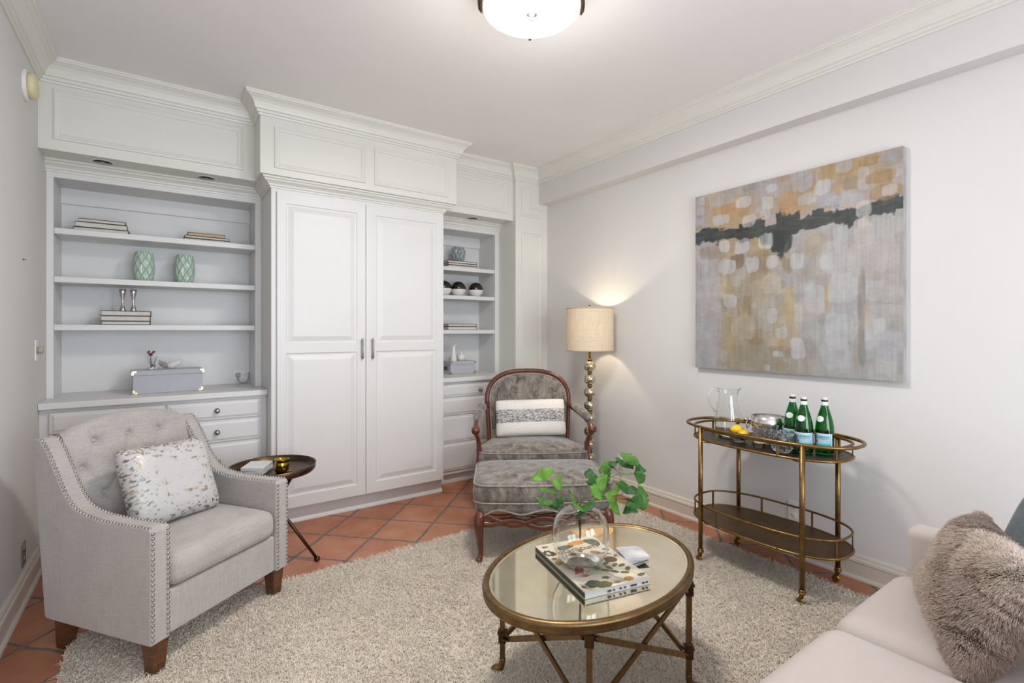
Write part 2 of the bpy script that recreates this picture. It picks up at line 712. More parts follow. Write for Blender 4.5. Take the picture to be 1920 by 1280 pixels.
g.set(base=g.mix(grout, tilec, gr), rough=g.math('MULTIPLY_ADD', grout, 0.3, 0.42))
g.bump(g.math('MULTIPLY_ADD', grout, -1.0, g.math('MULTIPLY', cl, 0.25)), 0.35, 0.006)
M_FLOOR = g.m

# ------------------------------------------------------------------ room shell
XL, XR, YF, ZC = -0.574, 3.093, 4.42, 2.88
YS = 3.83      # soffit face
YK = 4.07      # bookcase face
YC = 3.81      # counter front
YBD = 3.68     # wardrobe body face
YFZ = 3.60     # frieze box over wardrobe
XW0, XW1 = 0.602, 1.90
XFZ0, XFZ1 = 0.523, 1.978
XP0 = 2.71     # pilaster left side
YP = 3.787
XBM = 2.989    # beam face
ZBM = 2.566
ZSF = 2.38     # soffit underside

mb = MB().box(XL - 0.1, XR + 0.1, YB - 0.1, YF + 0.1, -0.1, 0)
struct(mb.obj('floor', M_FLOOR))
struct(MB().box(XL - 0.1, XR + 0.1, YB - 0.1, YF + 0.1, ZC, ZC + 0.1).obj('ceiling', M_CEIL))
struct(MB().box(XL - 0.1, XL, YB - 0.1, YF + 0.1, 0, ZC).obj('wall_left', M_WALL))
struct(MB().box(XR, XR + 0.1, YB - 0.1, YF + 0.1, 0, ZC).obj('wall_right', M_WALL))
struct(MB().box(XL, XR, YF, YF + 0.1, 0, ZC).obj('wall_far', M_WALL))
# wall behind the camera with two window openings
WIN = [(-0.10, 1.00), (1.20, 2.30)]
WZ0, WZ1 = 0.14, 2.38
mb = MB()
xs = [XL, -0.10, 1.00, 1.20, 2.30, XR]
for i in range(5):
    if (xs[i], xs[i + 1]) in WIN:
        mb.box(xs[i], xs[i + 1], YB - 0.12, YB, 0, WZ0)
        mb.box(xs[i], xs[i + 1], YB - 0.12, YB, WZ1, ZC)
    else:
        mb.box(xs[i], xs[i + 1], YB - 0.12, YB, 0, ZC)
struct(mb.obj('wall_behind', M_WALL))
for k, (a, b) in enumerate(WIN):
    mb = MB()
    for x0, x1, z0, z1 in ((a, a + 0.05, WZ0, WZ1), (b - 0.05, b, WZ0, WZ1), (a, b, WZ0, WZ0 + 0.05), (a, b, WZ1 - 0.05, WZ1),
                           ((a + b) / 2 - 0.02, (a + b) / 2 + 0.02, WZ0, WZ1), (a, b, 1.53, 1.57)):
        mb.box(x0, x1, YB - 0.09, YB - 0.05, z0, z1)
    wf = struct(mb.obj('window_%d' % (k + 1), M_TRIM))
    MB().box(a + 0.03, b - 0.03, YB - 0.073, YB - 0.068, WZ0 + 0.03, WZ1 - 0.03).obj('pane', M_GLASS, wf)

# beam along the right wall
struct(MB().box(XBM, XR, YB, YP + 0.3, ZBM, ZC).obj('trim_1', M_WALL))
# ceiling crown moulding, one continuous run
CROWN = [(0.0, 2.757), (0.010, 2.757), (0.013, 2.768), (0.022, 2.772), (0.024, 2.786), (0.034, 2.790), (0.038, 2.806), (0.047, 2.826),
         (0.060, 2.842), (0.076, 2.852), (0.080, 2.856), (0.088, 2.858), (0.092, 2.866), (0.096, 2.868), (0.096, 2.880)]
path = [(XL, YB), (XL, YS), (XFZ0, YS), (XFZ0, YFZ), (XFZ1, YFZ), (XFZ1, YS), (XP0, YS), (XP0, YP), (XBM, YP), (XBM, YB)]
struct(MB().sweep(path, CROWN).obj('trim_2', M_TRIM, recalc=False))


# raised panel helpers: faces in the plane Y = y looking towards -Y
def loops_quad(mb, x0, x1, z0, z1, y, loops):
    """loops: [(inset, depth towards camera)]; builds rings then cap"""
    prev = None
    for ins, dep in loops:
        cur = [(x0 + ins, y - dep, z0 + ins), (x1 - ins, y - dep, z0 + ins), (x1 - ins, y - dep, z1 - ins), (x0 + ins, y - dep, z1 - ins)]
        if prev:
            for i in range(4):
                j = (i + 1) % 4
                mb.add([prev[i], prev[j], cur[j], cur[i]], [(0, 1, 2, 3)])
        prev = cur
    mb.add(prev, [(0, 1, 2, 3)])


def panel_front(mb, x0, x1, z0, z1, y, panels, loops):
    xs = sorted({x0, x1} | {p[0] for p in panels} | {p[1] for p in panels})
    zs = sorted({z0, z1} | {p[2] for p in panels} | {p[3] for p in panels})
    for i in range(len(xs) - 1):
        for j in range(len(zs) - 1):
            c = (xs[i], xs[i + 1], zs[j], zs[j + 1])
            if c in [tuple(p) for p in panels]:
                loops_quad(mb, *c, y, loops)
            else:
                mb.add([(c[0], y, c[2]), (c[1], y, c[2]), (c[1], y, c[3]), (c[0], y, c[3])], [(0, 1, 2, 3)])


RAISED = [(0, 0), (0.006, -0.007), (0.016, -0.008), (0.050, 0.002), (0.052, 0.002)]
APPLIED = [(0, 0), (0.004, 0.010), (0.012, 0.012), (0.020, 0.007), (0.030, 0.006), (0.034, 0.001), (0.036, 0.0)]

# soffit boxes (built-in, part of the room)
def soffit(name, x0, x1, y0, y1, z0, z1, panels):
    mb = MB()
    panel_front(mb, x0, x1, z0, z1, y0, panels, APPLIED)
    for v in ([(x0, y0, z0), (x0, y1, z0), (x0, y1, z1), (x0, y0, z1)], [(x1, y0, z0), (x1, y1, z0), (x1, y1, z1), (x1, y0, z1)],
              [(x0, y0, z0), (x1, y0, z0), (x1, y1, z0), (x0, y1, z0)], [(x0, y1, z0), (x1, y1, z0), (x1, y1, z1), (x0, y1, z1)]):
        mb.add(v, [(0, 1, 2, 3)])
    return struct(mb.obj(name, M_TRIM))


soffit('trim_3', XL, XW0, YS, YF, ZSF, ZC, [(-0.512, 0.450, 2.440, 2.730)])
soffit('trim_4', XFZ0, XFZ1, YFZ, YF - 0.003, ZSF + 0.001, ZC - 0.001, [(0.605, 1.222, 2.425, 2.705), (1.285, 1.905, 2.425, 2.705)])
soffit('trim_5', XW1, XP0, YS, YF, ZSF, ZC, [(2.06, 2.640, 2.440, 2.725)])
# lower cabinet cornice
CORN = [(0.0, 2.312), (0.008, 2.312), (0.010, 2.322), (0.018, 2.326), (0.022, 2.338), (0.034, 2.348), (0.044, 2.354), (0.048, 2.364), (0.060, 2.368), (0.060, 2.380)]
struct(MB().sweep([(XL, YK), (XW0, YK), (XW0, YBD), (XW1, YBD), (XW1, YK), (XP0, YK)], CORN).obj('trim_6', M_TRIM, recalc=False))
# pilaster filling the corner
mb = MB()
mb.add([(XP0, YP, 0), (XR, YP, 0), (XR, YP, ZC), (XP0, YP, ZC)], [(0, 1, 2, 3)])
mb.add([(XP0, YP, 0), (XP0, YF, 0), (XP0, YF, ZC), (XP0, YP, ZC)], [(0, 1, 2, 3)])
RIB = [(0.0, 0.0), (0.003, 0.010), (0.012, 0.012), (0.018, 0.006), (0.028, 0.006), (0.033, 0.0)]
fm = lambda a, b, h: (a, YP - h, b)
mb.sweep([(2.775, 2.275), (3.022, 2.275), (3.022, 0.30), (2.775, 0.30)], RIB, True, fm)
mb.sweep([(2.775, 2.705), (2.885, 2.705), (2.885, 2.513), (3.022, 2.513), (3.022, 2.425), (2.775, 2.425)], RIB, True, fm)
struct(mb.obj('trim_7', M_TRIM, recalc=False))
# baseboards
BB = [(0.0, 0.135), (0.008, 0.133), (0.013, 0.124), (0.014, 0.112), (0.020, 0.108), (0.022, 0.094), (0.016, 0.090), (0.016, 0.020), (0.026, 0.016), (0.030, 0.008), (0.030, 0.0)]
struct(MB().sweep([(XR, YP), (XR, YB)], BB).obj('baseboard_right', M_BASE, recalc=False))
struct(MB().sweep([(XL, YB), (XL, YC)], BB).obj('baseboard_left', M_BASE, recalc=False))
struct(MB().sweep([(XP0, YP), (XR - 0.03, YP)], BB).obj('baseboard_far', M_BASE, recalc=False))

# ------------------------------------------------------------------ built-in cabinets
def knob(mb, x, y, z, r=0.0165):
    M = Matrix.Translation((x, y, z)) @ Matrix.Rotation(PI / 2, 4, 'X')
    mb.lathe([(r, 0), (r, 0.003), (0.006, 0.004), (0.006, 0.014), (0.011, 0.018), (0.0155, 0.024), (0.0150, 0.029), (0.008, 0.033), (0.0001, 0.034)], 20, M)


def base_cabinet(label, x0, x1, drawers, toe):
    t = thing('base_cabinet', label, 'cabinet', ((x0 + x1) / 2, YC + 0.3, 0))
    mb = MB().box(x0, x1, YC + 0.045, YF - 0.002, toe, 0.896)
    mb.box(x0, x1, YC + 0.095, YF - 0.002, 0.0, toe)
    mb.box(x0, x1, YC + 0.088, YC + 0.095, 0.0, 0.022)
    mb.obj('body', M_CAB, t, True)
    for (a, b, z0, z1, kn, nm) in drawers:
        mb = MB()
        y = YC + 0.030
        mb.box(a, b, y + 0.004, YC + 0.045, z0, z1)
        loops_quad(mb, a, b, z0, z1, y + 0.004, [(0, 0), (0.003, 0.004), (0.010, 0.004), (0.024, 0.010), (0.026, 0.010)])
        d = mb.obj(nm, M_CAB, t, True)
        if kn:
            mk = MB()
            knob(mk, kn[0], y - 0.005, kn[1])
            mk.obj('knob', M_NICKEL, d, True)
    return t


base_cabinet('white built-in base cabinet with drawers behind the grey armchair', XL + 0.001, XW0 - 0.001,
             [(-0.530, 0.010, 0.752, 0.874, (-0.26, 0.812), 'drawer'), (0.024, 0.565, 0.752, 0.874, (0.298, 0.812), 'drawer'),
              (0.024, 0.565, 0.600, 0.744, (0.298, 0.668), 'drawer'), (0.024, 0.565, 0.350, 0.592, (0.303, 0.468), 'drawer'),
              (0.024, 0.565, 0.110, 0.342, (0.303, 0.230), 'drawer'), (-0.530, 0.010, 0.110, 0.744, (-0.03, 0.66), 'door')], 0.09)
base_cabinet('white built-in chest of drawers between tall wardrobe and corner', XW1 + 0.001, XP0 - 0.001,
             [(1.915, 2.695, 0.764, 0.874, (2.348, 0.812), 'drawer'), (1.915, 2.695, 0.606, 0.756, (2.348, 0.668), 'drawer'),
              (1.915, 2.695, 0.368, 0.598, None, 'drawer'), (1.915, 2.695, 0.122, 0.360, None, 'drawer')], 0.09)
for nm, lb, a, b in (('countertop', 'long white countertop under the wide open bookcase', XL + 0.001, XW0 - 0.001),
                     ('countertop', 'short white countertop under the narrow bookcase', XW1 + 0.001, XP0 - 0.001)):
    tag(MB().bbox(a, b, YC, YF - 0.004, 0.897, 0.934, 0.004).obj(nm, M_CAB), lb, 'countertop')


def bookcase(label, x0, x1, ox0, ox1, shelves):
    t = thing('bookcase', label, 'bookcase', ((x0 + x1) / 2, YK, 0.934))
    z0, z1 = 0.9345, 2.379
    zt = 2.280
    yb = YK + 0.305
    mb = MB()
    mb.box(x0, ox0, YK, YK + 0.02, z0, z1)
    mb.box(ox1, x1, YK, YK + 0.02, z0, z1)
    mb.box(ox0, ox1, YK, YK + 0.02, zt, z1)
    mb.box(x0 + 0.001, ox0, YK + 0.02, yb, z0, z1)
    mb.box(ox1, x1 - 0.001, YK + 0.02, yb, z0, z1)
    mb.box(ox0, ox1, YK + 0.02, yb, zt, z1)
    mb.box(ox0, ox1, yb - 0.022, yb, zt - 0.10, zt)
    mb.obj('case', M_CAB, t, True)
    MB().box(x0, x1, yb, yb + 0.01, z0, z1).obj('back_panel', M_CAB, t, True)
    for zs in shelves:
        MB().bbox(ox0 + 0.001, ox1 - 0.001, YK + 0.004, yb - 0.001, zs - 0.036, zs, 0.003).obj('shelf', M_CAB, t, True)
    return t


bookcase('wide white open bookcase with three shelves left of the wardrobe', XL + 0.001, XW0 - 0.001, -0.541, 0.558, [1.974, 1.677, 1.383])
bookcase('narrow white open bookcase with three shelves near the corner', XW1 + 0.001, XP0 - 0.001, 1.95, 2.664, [1.937, 1.672, 1.350])
ZS1, ZS2, ZS3 = 1.974, 1.677, 1.383
ZR1, ZR2, ZR3 = 1.937, 1.672, 1.350

# wardrobe
t = thing('wardrobe', 'tall white two-door wardrobe with raised panels in the middle', 'wardrobe', (1.25, YBD, 0))
mb = MB()
mb.box(XW0 + 0.0005, XW1 - 0.0005, YBD + 0.0305, YF - 0.004, 0.125, 2.3785)
mb.box(XW0, XW0 + 0.035, YBD, YBD + 0.03, 0.105, 2.2915)
mb.box(XW1 - 0.022, XW1, YBD, YBD + 0.03, 0.105, 2.2915)
mb.box(XW0, XW1, YBD, YBD + 0.03, 2.292, 2.379)
mb.box(XW0 + 0.02, XW1 - 0.02, YBD + 0.10, YF - 0.004, 0.0, 0.125)
mb.obj('body', M_CAB, t, True)
mb = MB().box(XW0 + 0.0, XW1 + 0.01, YBD + 0.055, YBD + 0.10, 0.0, 0.098)
mb.sweep([(XW0, YBD + 0.055), (XW1 + 0.01, YBD + 0.055)], [(0.0, 0.036), (0.004, 0.036), (0.004, 0.026), (0.010, 0.018), (0.014, 0.006), (0.014, 0.0)])
mb.obj('plinth', M_CAB, t, True)
MIDX = 1.243
for x0, x1, px0, px1, hx in ((XW0 + 0.033, MIDX - 0.002, 0.690, 1.178, 1.212), (MIDX + 0.002, XW1 - 0.020, 1.322, 1.822, 1.290)):
    y = YBD - 0.022
    mb = MB()
    for v in ([(x0, y, 0.125), (x0, YBD, 0.125), (x0, YBD, 2.290), (x0, y, 2.290)], [(x1, y, 0.125), (x1, YBD, 0.125), (x1, YBD, 2.290), (x1, y, 2.290)],
              [(x0, y, 0.125), (x1, y, 0.125), (x1, YBD, 0.125), (x0, YBD, 0.125)], [(x0, y, 2.29), (x1, y, 2.29), (x1, YBD, 2.29), (x0, YBD, 2.29)]):
        mb.add(v, [(0, 1, 2, 3)])
    panel_front(mb, x0, x1, 0.125, 2.290, y, [(px0, px1, 0.205, 1.190), (px0, px1, 1.255, 2.215)], RAISED)
    mb.add([(x0, YBD, 0.125), (x1, YBD, 0.125), (x1, YBD, 2.29), (x0, YBD, 2.29)], [(0, 1, 2, 3)])
    d = mb.obj('door', M_CAB, t, True)
    mh = MB()
    mh.tube([(hx, y - 0.002, 1.150), (hx, y - 0.024, 1.150)], 0.006, 12)
    mh.tube([(hx, y - 0.002, 1.272), (hx, y - 0.024, 1.272)], 0.006, 12)
    mh.tube([(hx, y - 0.024, 1.134), (hx, y - 0.026, 1.150), (hx, y - 0.030, 1.211), (hx, y - 0.026, 1.272), (hx, y - 0.024, 1.288)], [0.004, 0.007, 0.006, 0.007, 0.004], 12)
    mh.obj('handle', M_NICKEL, d, True)

# recessed downlights in the soffit undersides
for x, y, lb in ((-0.299, 3.935, 'left recessed downlight over the wide bookcase'), (0.244, 3.945, 'right recessed downlight over the wide bookcase, nearer the wardrobe'),
                 (2.343, 3.955, 'recessed downlight over the narrow bookcase')):
    t = thing('recessed_downlight', lb, 'downlight', (x, y, ZSF), 0, 'recessed downlights under the soffit')
    MB().lathe([(0.047, -0.0005), (0.048, -0.004), (0.062, -0.003), (0.064, -0.0005)], 32, caps=False).obj('trim_ring', M_TRIM, t)
    MB().lathe([(0.0001, -0.0006), (0.014, -0.0012), (0.047, -0.0030)], 28).obj('baffle', M_BLACK, t)
    MB().sphere((0, 0, -0.002), 0.012, 14, 8, (1, 1, 0.5)).obj('bulb', M_CHROME, t)

# smoke detector, dimmer switch, outlets
MX = Matrix.Translation((XL, 3.50, 2.600)) @ Matrix.Rotation(PI / 2, 4, 'Y')
t = thing('smoke_detector', 'round cream smoke detector on left wall under the crown', 'smoke detector', (XL, 3.50, 2.60))
MB().lathe([(0.080, 0.0), (0.080, 0.006), (0.072, 0.014), (0.068, 0.016)], 36, MX).obj('mounting_plate', M_PLASTIC, t, True)
MB().lathe([(0.066, 0.016), (0.066, 0.036), (0.058, 0.046), (0.030, 0.050), (0.0001, 0.051)], 36, MX).obj('body', paint('aged_cream_plastic', (214, 204, 164), 0.45), t, True)
t = thing('light_switch', 'white wall plate with round grey dimmer knob left of bookcase', 'switch', (XL, 3.77, 1.18))
MB().bbox(XL, XL + 0.006, 3.735, 3.805, 1.180, 1.296, 0.002).obj('cover_plate', M_PLASTIC, t, True)
MB().lathe([(0.020, 0.0), (0.020, 0.022), (0.016, 0.026), (0.0001, 0.027)], 24, Matrix.Translation((XL + 0.006, 3.77, 1.237)) @ Matrix.Rotation(PI / 2, 4, 'Y')).obj('dimmer_knob', paint('grey_plastic', (170, 165, 150), 0.35), t, True)


def outlet(label, loc, rz, horiz=False, plate=M_PLASTIC):
    """local: plate in x,z plane facing -y"""
    t = thing('wall_outlet', label, 'outlet', loc, rz)
    w_, h_ = (0.115, 0.072) if horiz else (0.072, 0.115)
    MB().bbox(-w_ / 2, w_ / 2, -0.006, 0, -h_ / 2, h_ / 2, 0.002).obj('cover_plate', plate, t)
    for s in (-1, 1):
        c = (s * 0.026, 0) if horiz else (0, s * 0.026)
        M = Matrix.Translation((c[0], -0.006, c[1])) @ Matrix.Rotation(PI / 2, 4, 'X')
        r = MB().lathe([(0.0165, 0), (0.0165, 0.002), (0.015, 0.003), (0.0001, 0.003)], 24, M).obj('receptacle', plate, t)
        mb = MB()
        for dx, dz, w2, h2 in ((-0.006, 0.003, 0.0016, 0.007), (0.006, 0.003, 0.0016, 0.006), (0, -0.007, 0.004, 0.004)):
            if horiz:
                dx, dz, w2, h2 = dz, dx, h2, w2
            mb.box(c[0] + dx - w2 / 2, c[0] + dx + w2 / 2, -0.0096, -0.0089, c[1] + dz - h2 / 2, c[1] + dz + h2 / 2)
        mb.obj('slots', M_DARK, r)
    return t


outlet('white outlet inside the wide bookcase with a plug in it', (0.503, YK + 0.304, 1.002), 0, True)
outlet('white wall outlet behind the brass bar cart', (XR, 1.452, 0.268), -PI / 2)
outlet('white wall outlet beside the floor lamp', (XR, 2.83, 0.262), -PI / 2)
outlet('grey metal outlet low on the left wall by the armchair', (XL, 3.46, 0.222), PI / 2, False, M_NICKEL)
t = thing('power_plug', 'grey plug and cord in the bookcase outlet', 'plug', (0.477, YK + 0.30, 1.0))
MB().bbox(0.462, 0.494, YK + 0.268, YK + 0.2945, 0.986, 1.018, 0.005).obj('plug_body', paint('grey_cord', (160, 160, 164), 0.5), t, True)
pts = spline([(0.478, YK + 0.270, 0.990), (0.480, YK + 0.255, 0.960), (0.500, YK + 0.255, 0.944), (0.535, YK + 0.270, 0.946), (0.5525, YK + 0.285, 0.990), (0.5535, YK + 0.29, 1.02)], 6)
MB().tube(pts, 0.004, 8).obj('cord', bpy.data.materials['grey_cord'], t, True)
tag(MB().lathe([(0.006, 0), (0.005, 0.002), (0.002, 0.003), (0.002, 0.012), (0.0001, 0.013)], 12, Matrix.Translation((XL, 3.461, 1.705)) @ Matrix.Rotation(PI / 2, 4, 'Y')).obj('picture_hook', M_BRASS),
    'tiny brass picture nail in the left wall', 'nail')
#PART2
# ------------------------------------------------------------------ things on the shelves
def book(label, loc, wd, dp, th, rz=0.0, group=None, pages=M_PAGES, spine_x=1):
    """lying book: fore edge towards the viewer (-y), covers black, pages light"""
    t = thing('book', label, 'book', loc, rz, group)
    c = 0.0034
    MB().box(-wd / 2 + 0.003, wd / 2 - 0.003, -dp / 2 + 0.003, dp / 2 - 0.004, c, th - c).obj('page_block', pages, t)
    mb = MB().box(-wd / 2, wd / 2, -dp / 2, dp / 2, 0, c)
    mb.box(-wd / 2, wd / 2, -dp / 2, dp / 2, th - c, th)
    mb.box(-wd / 2, wd / 2, dp / 2 - 0.003, dp / 2, c, th - c)
    if spine_x:
        x = spine_x * wd / 2
        mb.box(min(x, x - spine_x * 0.003), max(x, x - spine_x * 0.003), -dp / 2, dp / 2, c, th - c)
    mb.obj('cover', M_COVER, t)
    return t


def book_stack(place, cx, cy, z, items, group, names):
    for (wd, dp, th, rz, ox, pg), nm in zip(items, names):
        book('%s of %s' % (nm, place), (cx + ox, cy, z), wd, dp, th, rz, group, pg)
        z += th + 0.0003
    return z


book_stack('the black-edged stack at left on the top shelf', -0.315, 4.215, ZS1, [(0.275, 0.19, 0.026, -0.03, 0.0, M_PAGES), (0.260, 0.18, 0.034, 0.03, -0.005, M_PAGES), (0.236, 0.17, 0.022, 0.0, 0.0, M_PAGES)],
           'old books on the top shelf, left stack', ['bottom book', 'thick middle book', 'thin top book'])
book_stack('the black-edged stack at right on the top shelf', 0.262, 4.215, ZS1, [(0.280, 0.18, 0.018, 0.0, 0.0, M_PAGES), (0.270, 0.18, 0.018, 0.03, -0.002, M_PAGES), (0.226, 0.16, 0.024, 0.0, -0.004, M_PAGESY)],
           'old books on the top shelf, right stack', ['bottom book', 'middle book', 'yellowed small top book'])
zt3 = book_stack('the stack under the silver candlesticks', -0.192, 4.19, ZS3, [(0.252, 0.19, 0.024, 0.0, 0.0, M_PAGES), (0.256, 0.19, 0.034, 0.0, -0.002, M_PAGES), (0.258, 0.19, 0.033, 0.0, 0.001, M_PAGES)],
                 'books under the silver candlesticks', ['thin bottom book', 'middle book', 'top book'])
zr1 = book_stack('the stack under the grey vase', 2.325, 4.195, ZR1, [(0.31, 0.19, 0.020, 0.0, 0.0, M_PAGES), (0.31, 0.19, 0.020, 0.02, -0.002, M_PAGES), (0.31, 0.18, 0.022, 0.0, 0.0, M_PAGES)],
                 'books under the grey vase', ['bottom book', 'middle book', 'top book'])
book_stack('the pair alone on the narrow bookcase', 2.325, 4.20, ZR3, [(0.31, 0.19, 0.032, 0.0, 0.0, M_PAGES), (0.305, 0.19, 0.024, 0.0, 0.0, M_PAGES)],
           'pair of books on the narrow bookcase', ['lower book', 'upper book'])


def diamond_vase(label, loc, prof, nk, mat, rows, depth=0.004, group=None):
    """faceted vase: profile radius with diamond lattice of raised ridges"""
    t = thing('faceted_vase', label, 'vase', loc, 0, group)
    H_ = prof[-1][1]
    zs = [p[1] for p in prof]
    rs = [p[0] for p in prof]
    nu, nv = nk * 12, rows * 12 + 1

    def fn(a, b):
        z = b * H_
        r = float(np.interp(z, zs, rs))
        p = (a * nk + b * rows / 2)
        q = (a * nk - b * rows / 2)
        d = min(abs(p - round(p)), abs(q - round(q)))
        d = min(1.0, d / 0.5)
        r -= depth * (d ** 0.8)
        return (r * math.cos(2 * PI * a), r * math.sin(2 * PI * a), z)
    mb = MB().grid(nu, nv, fn, False, False, True)
    rt = rs[-1]
    mb.lathe([(rt - 0.001, H_), (rt - 0.006, H_ - 0.001), (rt - 0.007, H_ * 0.15), (0.0001, H_ * 0.12)], 48)
    mb.lathe([(0.0001, 0.0), (rs[0] - 0.002, 0.0005)], 48)
    mb.obj('faceted_body', mat, t)
    # raised lattice lines
    ml = MB()
    for s in (1, -1):
        for k in range(nk):
            pts = []
            for i in range(33):
                b = i / 32
                a = (k - s * b * rows / 2) / nk
                r = float(np.interp(b * H_, zs, rs)) - 0.0006
                pts.append((r * math.cos(2 * PI * a), r * math.sin(2 * PI * a), b * H_))
            ml.tube(pts, 0.0014, 5)
    return t, ml


def frosty(name, rgb, line):
    g = G(name)
    f = g.noise(g.coord(), 30, 3)
    c = s2l(rgb)
    g.set(base=g.ramp(f, [(0.3, tuple(x * 0.85 for x in c)), (0.7, c)]), rough=0.3, coat=0.4)
    return g.m, paint(name + '_ridge', line, 0.4)


mg, mgl = frosty('sage_glass', (184, 206, 190), (112, 138, 122))
mk_, mkl = frosty('slate_glaze', (132, 142, 146), (206, 210, 210))
PV = [(0.044, 0.0), (0.054, 0.03), (0.0605, 0.075), (0.060, 0.12), (0.054, 0.17), (0.0465, 0.20)]
for x, lb in ((-0.102, 'sage green diamond-faceted vase, left one of the pair'), (0.130, 'sage green diamond-faceted vase, right one of the pair')):
    t, ml = diamond_vase(lb, (x, 4.21, ZS2), PV, 9, mg, 5, 0.006, 'sage green vases')
    ml.obj('ridges', mgl, t)
t, ml = diamond_vase('small slate grey vase with white diamond lattice on books', (2.326, 4.20, zr1 + 0.0003), [(0.050, 0.0), (0.064, 0.03), (0.073, 0.075), (0.070, 0.11), (0.060, 0.138)], 10, mk_, 3, 0.008)
ml.obj('ridges', mkl, t)

# hourglass candlesticks
for x, lb in ((-0.215, 'silver hourglass candlestick on books, left one'), (-0.158, 'silver hourglass candlestick on books, right one')):
    tag(move(MB().lathe([(0.0001, 0.0), (0.019, 0.0), (0.0192, 0.003), (0.014, 0.020), (0.008, 0.038), (0.0055, 0.052), (0.0065, 0.068), (0.011, 0.092), (0.016, 0.118), (0.0195, 0.142), (0.0185, 0.143), (0.012, 0.115), (0.0001, 0.100)], 28)
                .obj('candlestick', metal('pewter_silver', (188, 184, 182), 0.22) if x < -0.2 else bpy.data.materials['pewter_silver'], None), (x, 4.17, zt3)), lb, 'candlestick', 'silver candlesticks')

# cloth-covered storage boxes
def storage_box(label, loc, wd, dp, ht, lid, rz=0, tabx=False):
    t = thing('storage_box', label, 'box', loc, rz)
    MB().bbox(-wd / 2, wd / 2, -dp / 2, dp / 2, 0, ht - 0.003, 0.003).obj('box_body', M_BOXG, t)
    l = MB().bbox(-wd / 2 - 0.006, wd / 2 + 0.006, -dp / 2 - 0.006, dp / 2 + 0.006, ht - lid, ht, 0.003).obj('lid', M_BOXG, t)
    for sx in (-1, 1):
        for zz, ex, par, up in ((0.001, 0.0, t, 1), (ht - 0.001, 0.006, l, -1)):
            x = sx * (wd / 2 + ex)
            y = -dp / 2 - ex
            mb = MB()
            s = 0.024
            a, b = sorted((x + sx * 0.0012, x - sx * s))
            for (u0, u1, w0, w1) in ((0, s, 0, s * 0.45), (0, s * 0.45, 0, s)):
                xa, xb = sorted((x + sx * 0.0012 - sx * u0 * 1.0, x - sx * u1))
                za, zb = sorted((zz + up * w0, zz + up * w1))
                mb.box(xa, xb, y - 0.0014, y + 0.001, za, zb)
                ya, yb_ = sorted((y - 0.0012, y + u1))
                mb.box(min(x, x + sx * 0.0014), max(x, x + sx * 0.0014), ya, yb_, za, zb)
            mb.obj('corner_guard', M_GUARD, par)
    if tabx:
        mb = MB().box(-wd / 2 - 0.0075, -wd / 2 - 0.0005, -0.030, 0.030, 0.035, 0.068)
        mb.obj('label_holder', M_DARK, t)
    return t


storage_box('long grey cloth box with brass corners on the wide countertop', (0.030, 4.115, 0.9345), 0.385, 0.20, 0.150, 0.030, 0.07)
storage_box('grey cloth box with brass corners on the narrow countertop', (2.335, 4.21, 0.9345), 0.26, 0.20, 0.120, 0.030, -0.06, True)

# on the long grey box: small glass vase with flowers, stone birds
ZB = 0.9345 + 0.1503
t = thing('bud_vase', 'tiny cut glass bud vase on the long grey box', 'vase', (-0.055, 4.10, ZB))
MB().lathe([(0.0001, 0.0), (0.020, 0.001), (0.024, 0.010), (0.022, 0.024), (0.014, 0.034), (0.018, 0.050), (0.030, 0.088), (0.0285, 0.088), (0.016, 0.052), (0.010, 0.034), (0.0001, 0.012)], 14, smooth=False).obj('glass_body', M_CRYSTAL, t)
t = thing('flower_sprig', 'dark red flower sprig in the tiny glass vase', 'flower', (-0.064, 4.095, ZB))
MB().tube([(0.005, 0, 0.014), (0.002, 0, 0.05), (0, 0, 0.10)], 0.0016, 6).obj('stem', M_STEM, t)
mred = paint('dark_red_petals', (120, 20, 30), 0.5)
for k in range(9):
    a = k * 2.4
    r = 0.007 + 0.012 * (k % 3) / 2
    c = Vector((r * math.cos(a), r * math.sin(a) * 0.7, 0.108 + 0.012 * math.sin(k * 1.7)))
    mb = MB()
    for q in range(5):
        b = q * 2 * PI / 5
        mb.sphere(tuple(c + Vector((0.0045 * math.cos(b), 0.001, 0.0045 * math.sin(b)))), 0.0032, 8, 5)
    mb.obj('blossom', mred, t)


def stone_bird(label, loc, rz, L, mat, hgt):
    mb = MB()
    n = 14

    def fn(a, b):
        # body along x, cross-section ellipse
        t_ = b
        x = -L / 2 + L * t_
        r = (min(1.0, t_ / 0.30) ** 0.7) * (1.0 - 0.30 * t_) if t_ < 0.97 else 0.02
        zc = hgt * (0.42 + 0.55 * t_ ** 2)
        return (x, 0.34 * hgt * r * math.sin(2 * PI * a), max(0.0, zc + 0.45 * hgt * r * math.cos(2 * PI * a)))
    mb.grid(16, n, fn, False, False, True)
    return tag(move(mb.obj('stone_bird', mat), loc, rz), label, 'ornament')


stone_bird('white stone bird ornament with raised tail on the long grey box', (0.068, 4.085, ZB), -0.05, 0.088, M_STONEW, 0.058)
stone_bird('brown stone bird ornament behind the white one', (0.008, 4.11, ZB), 2.9, 0.060, M_STONEG, 0.052)

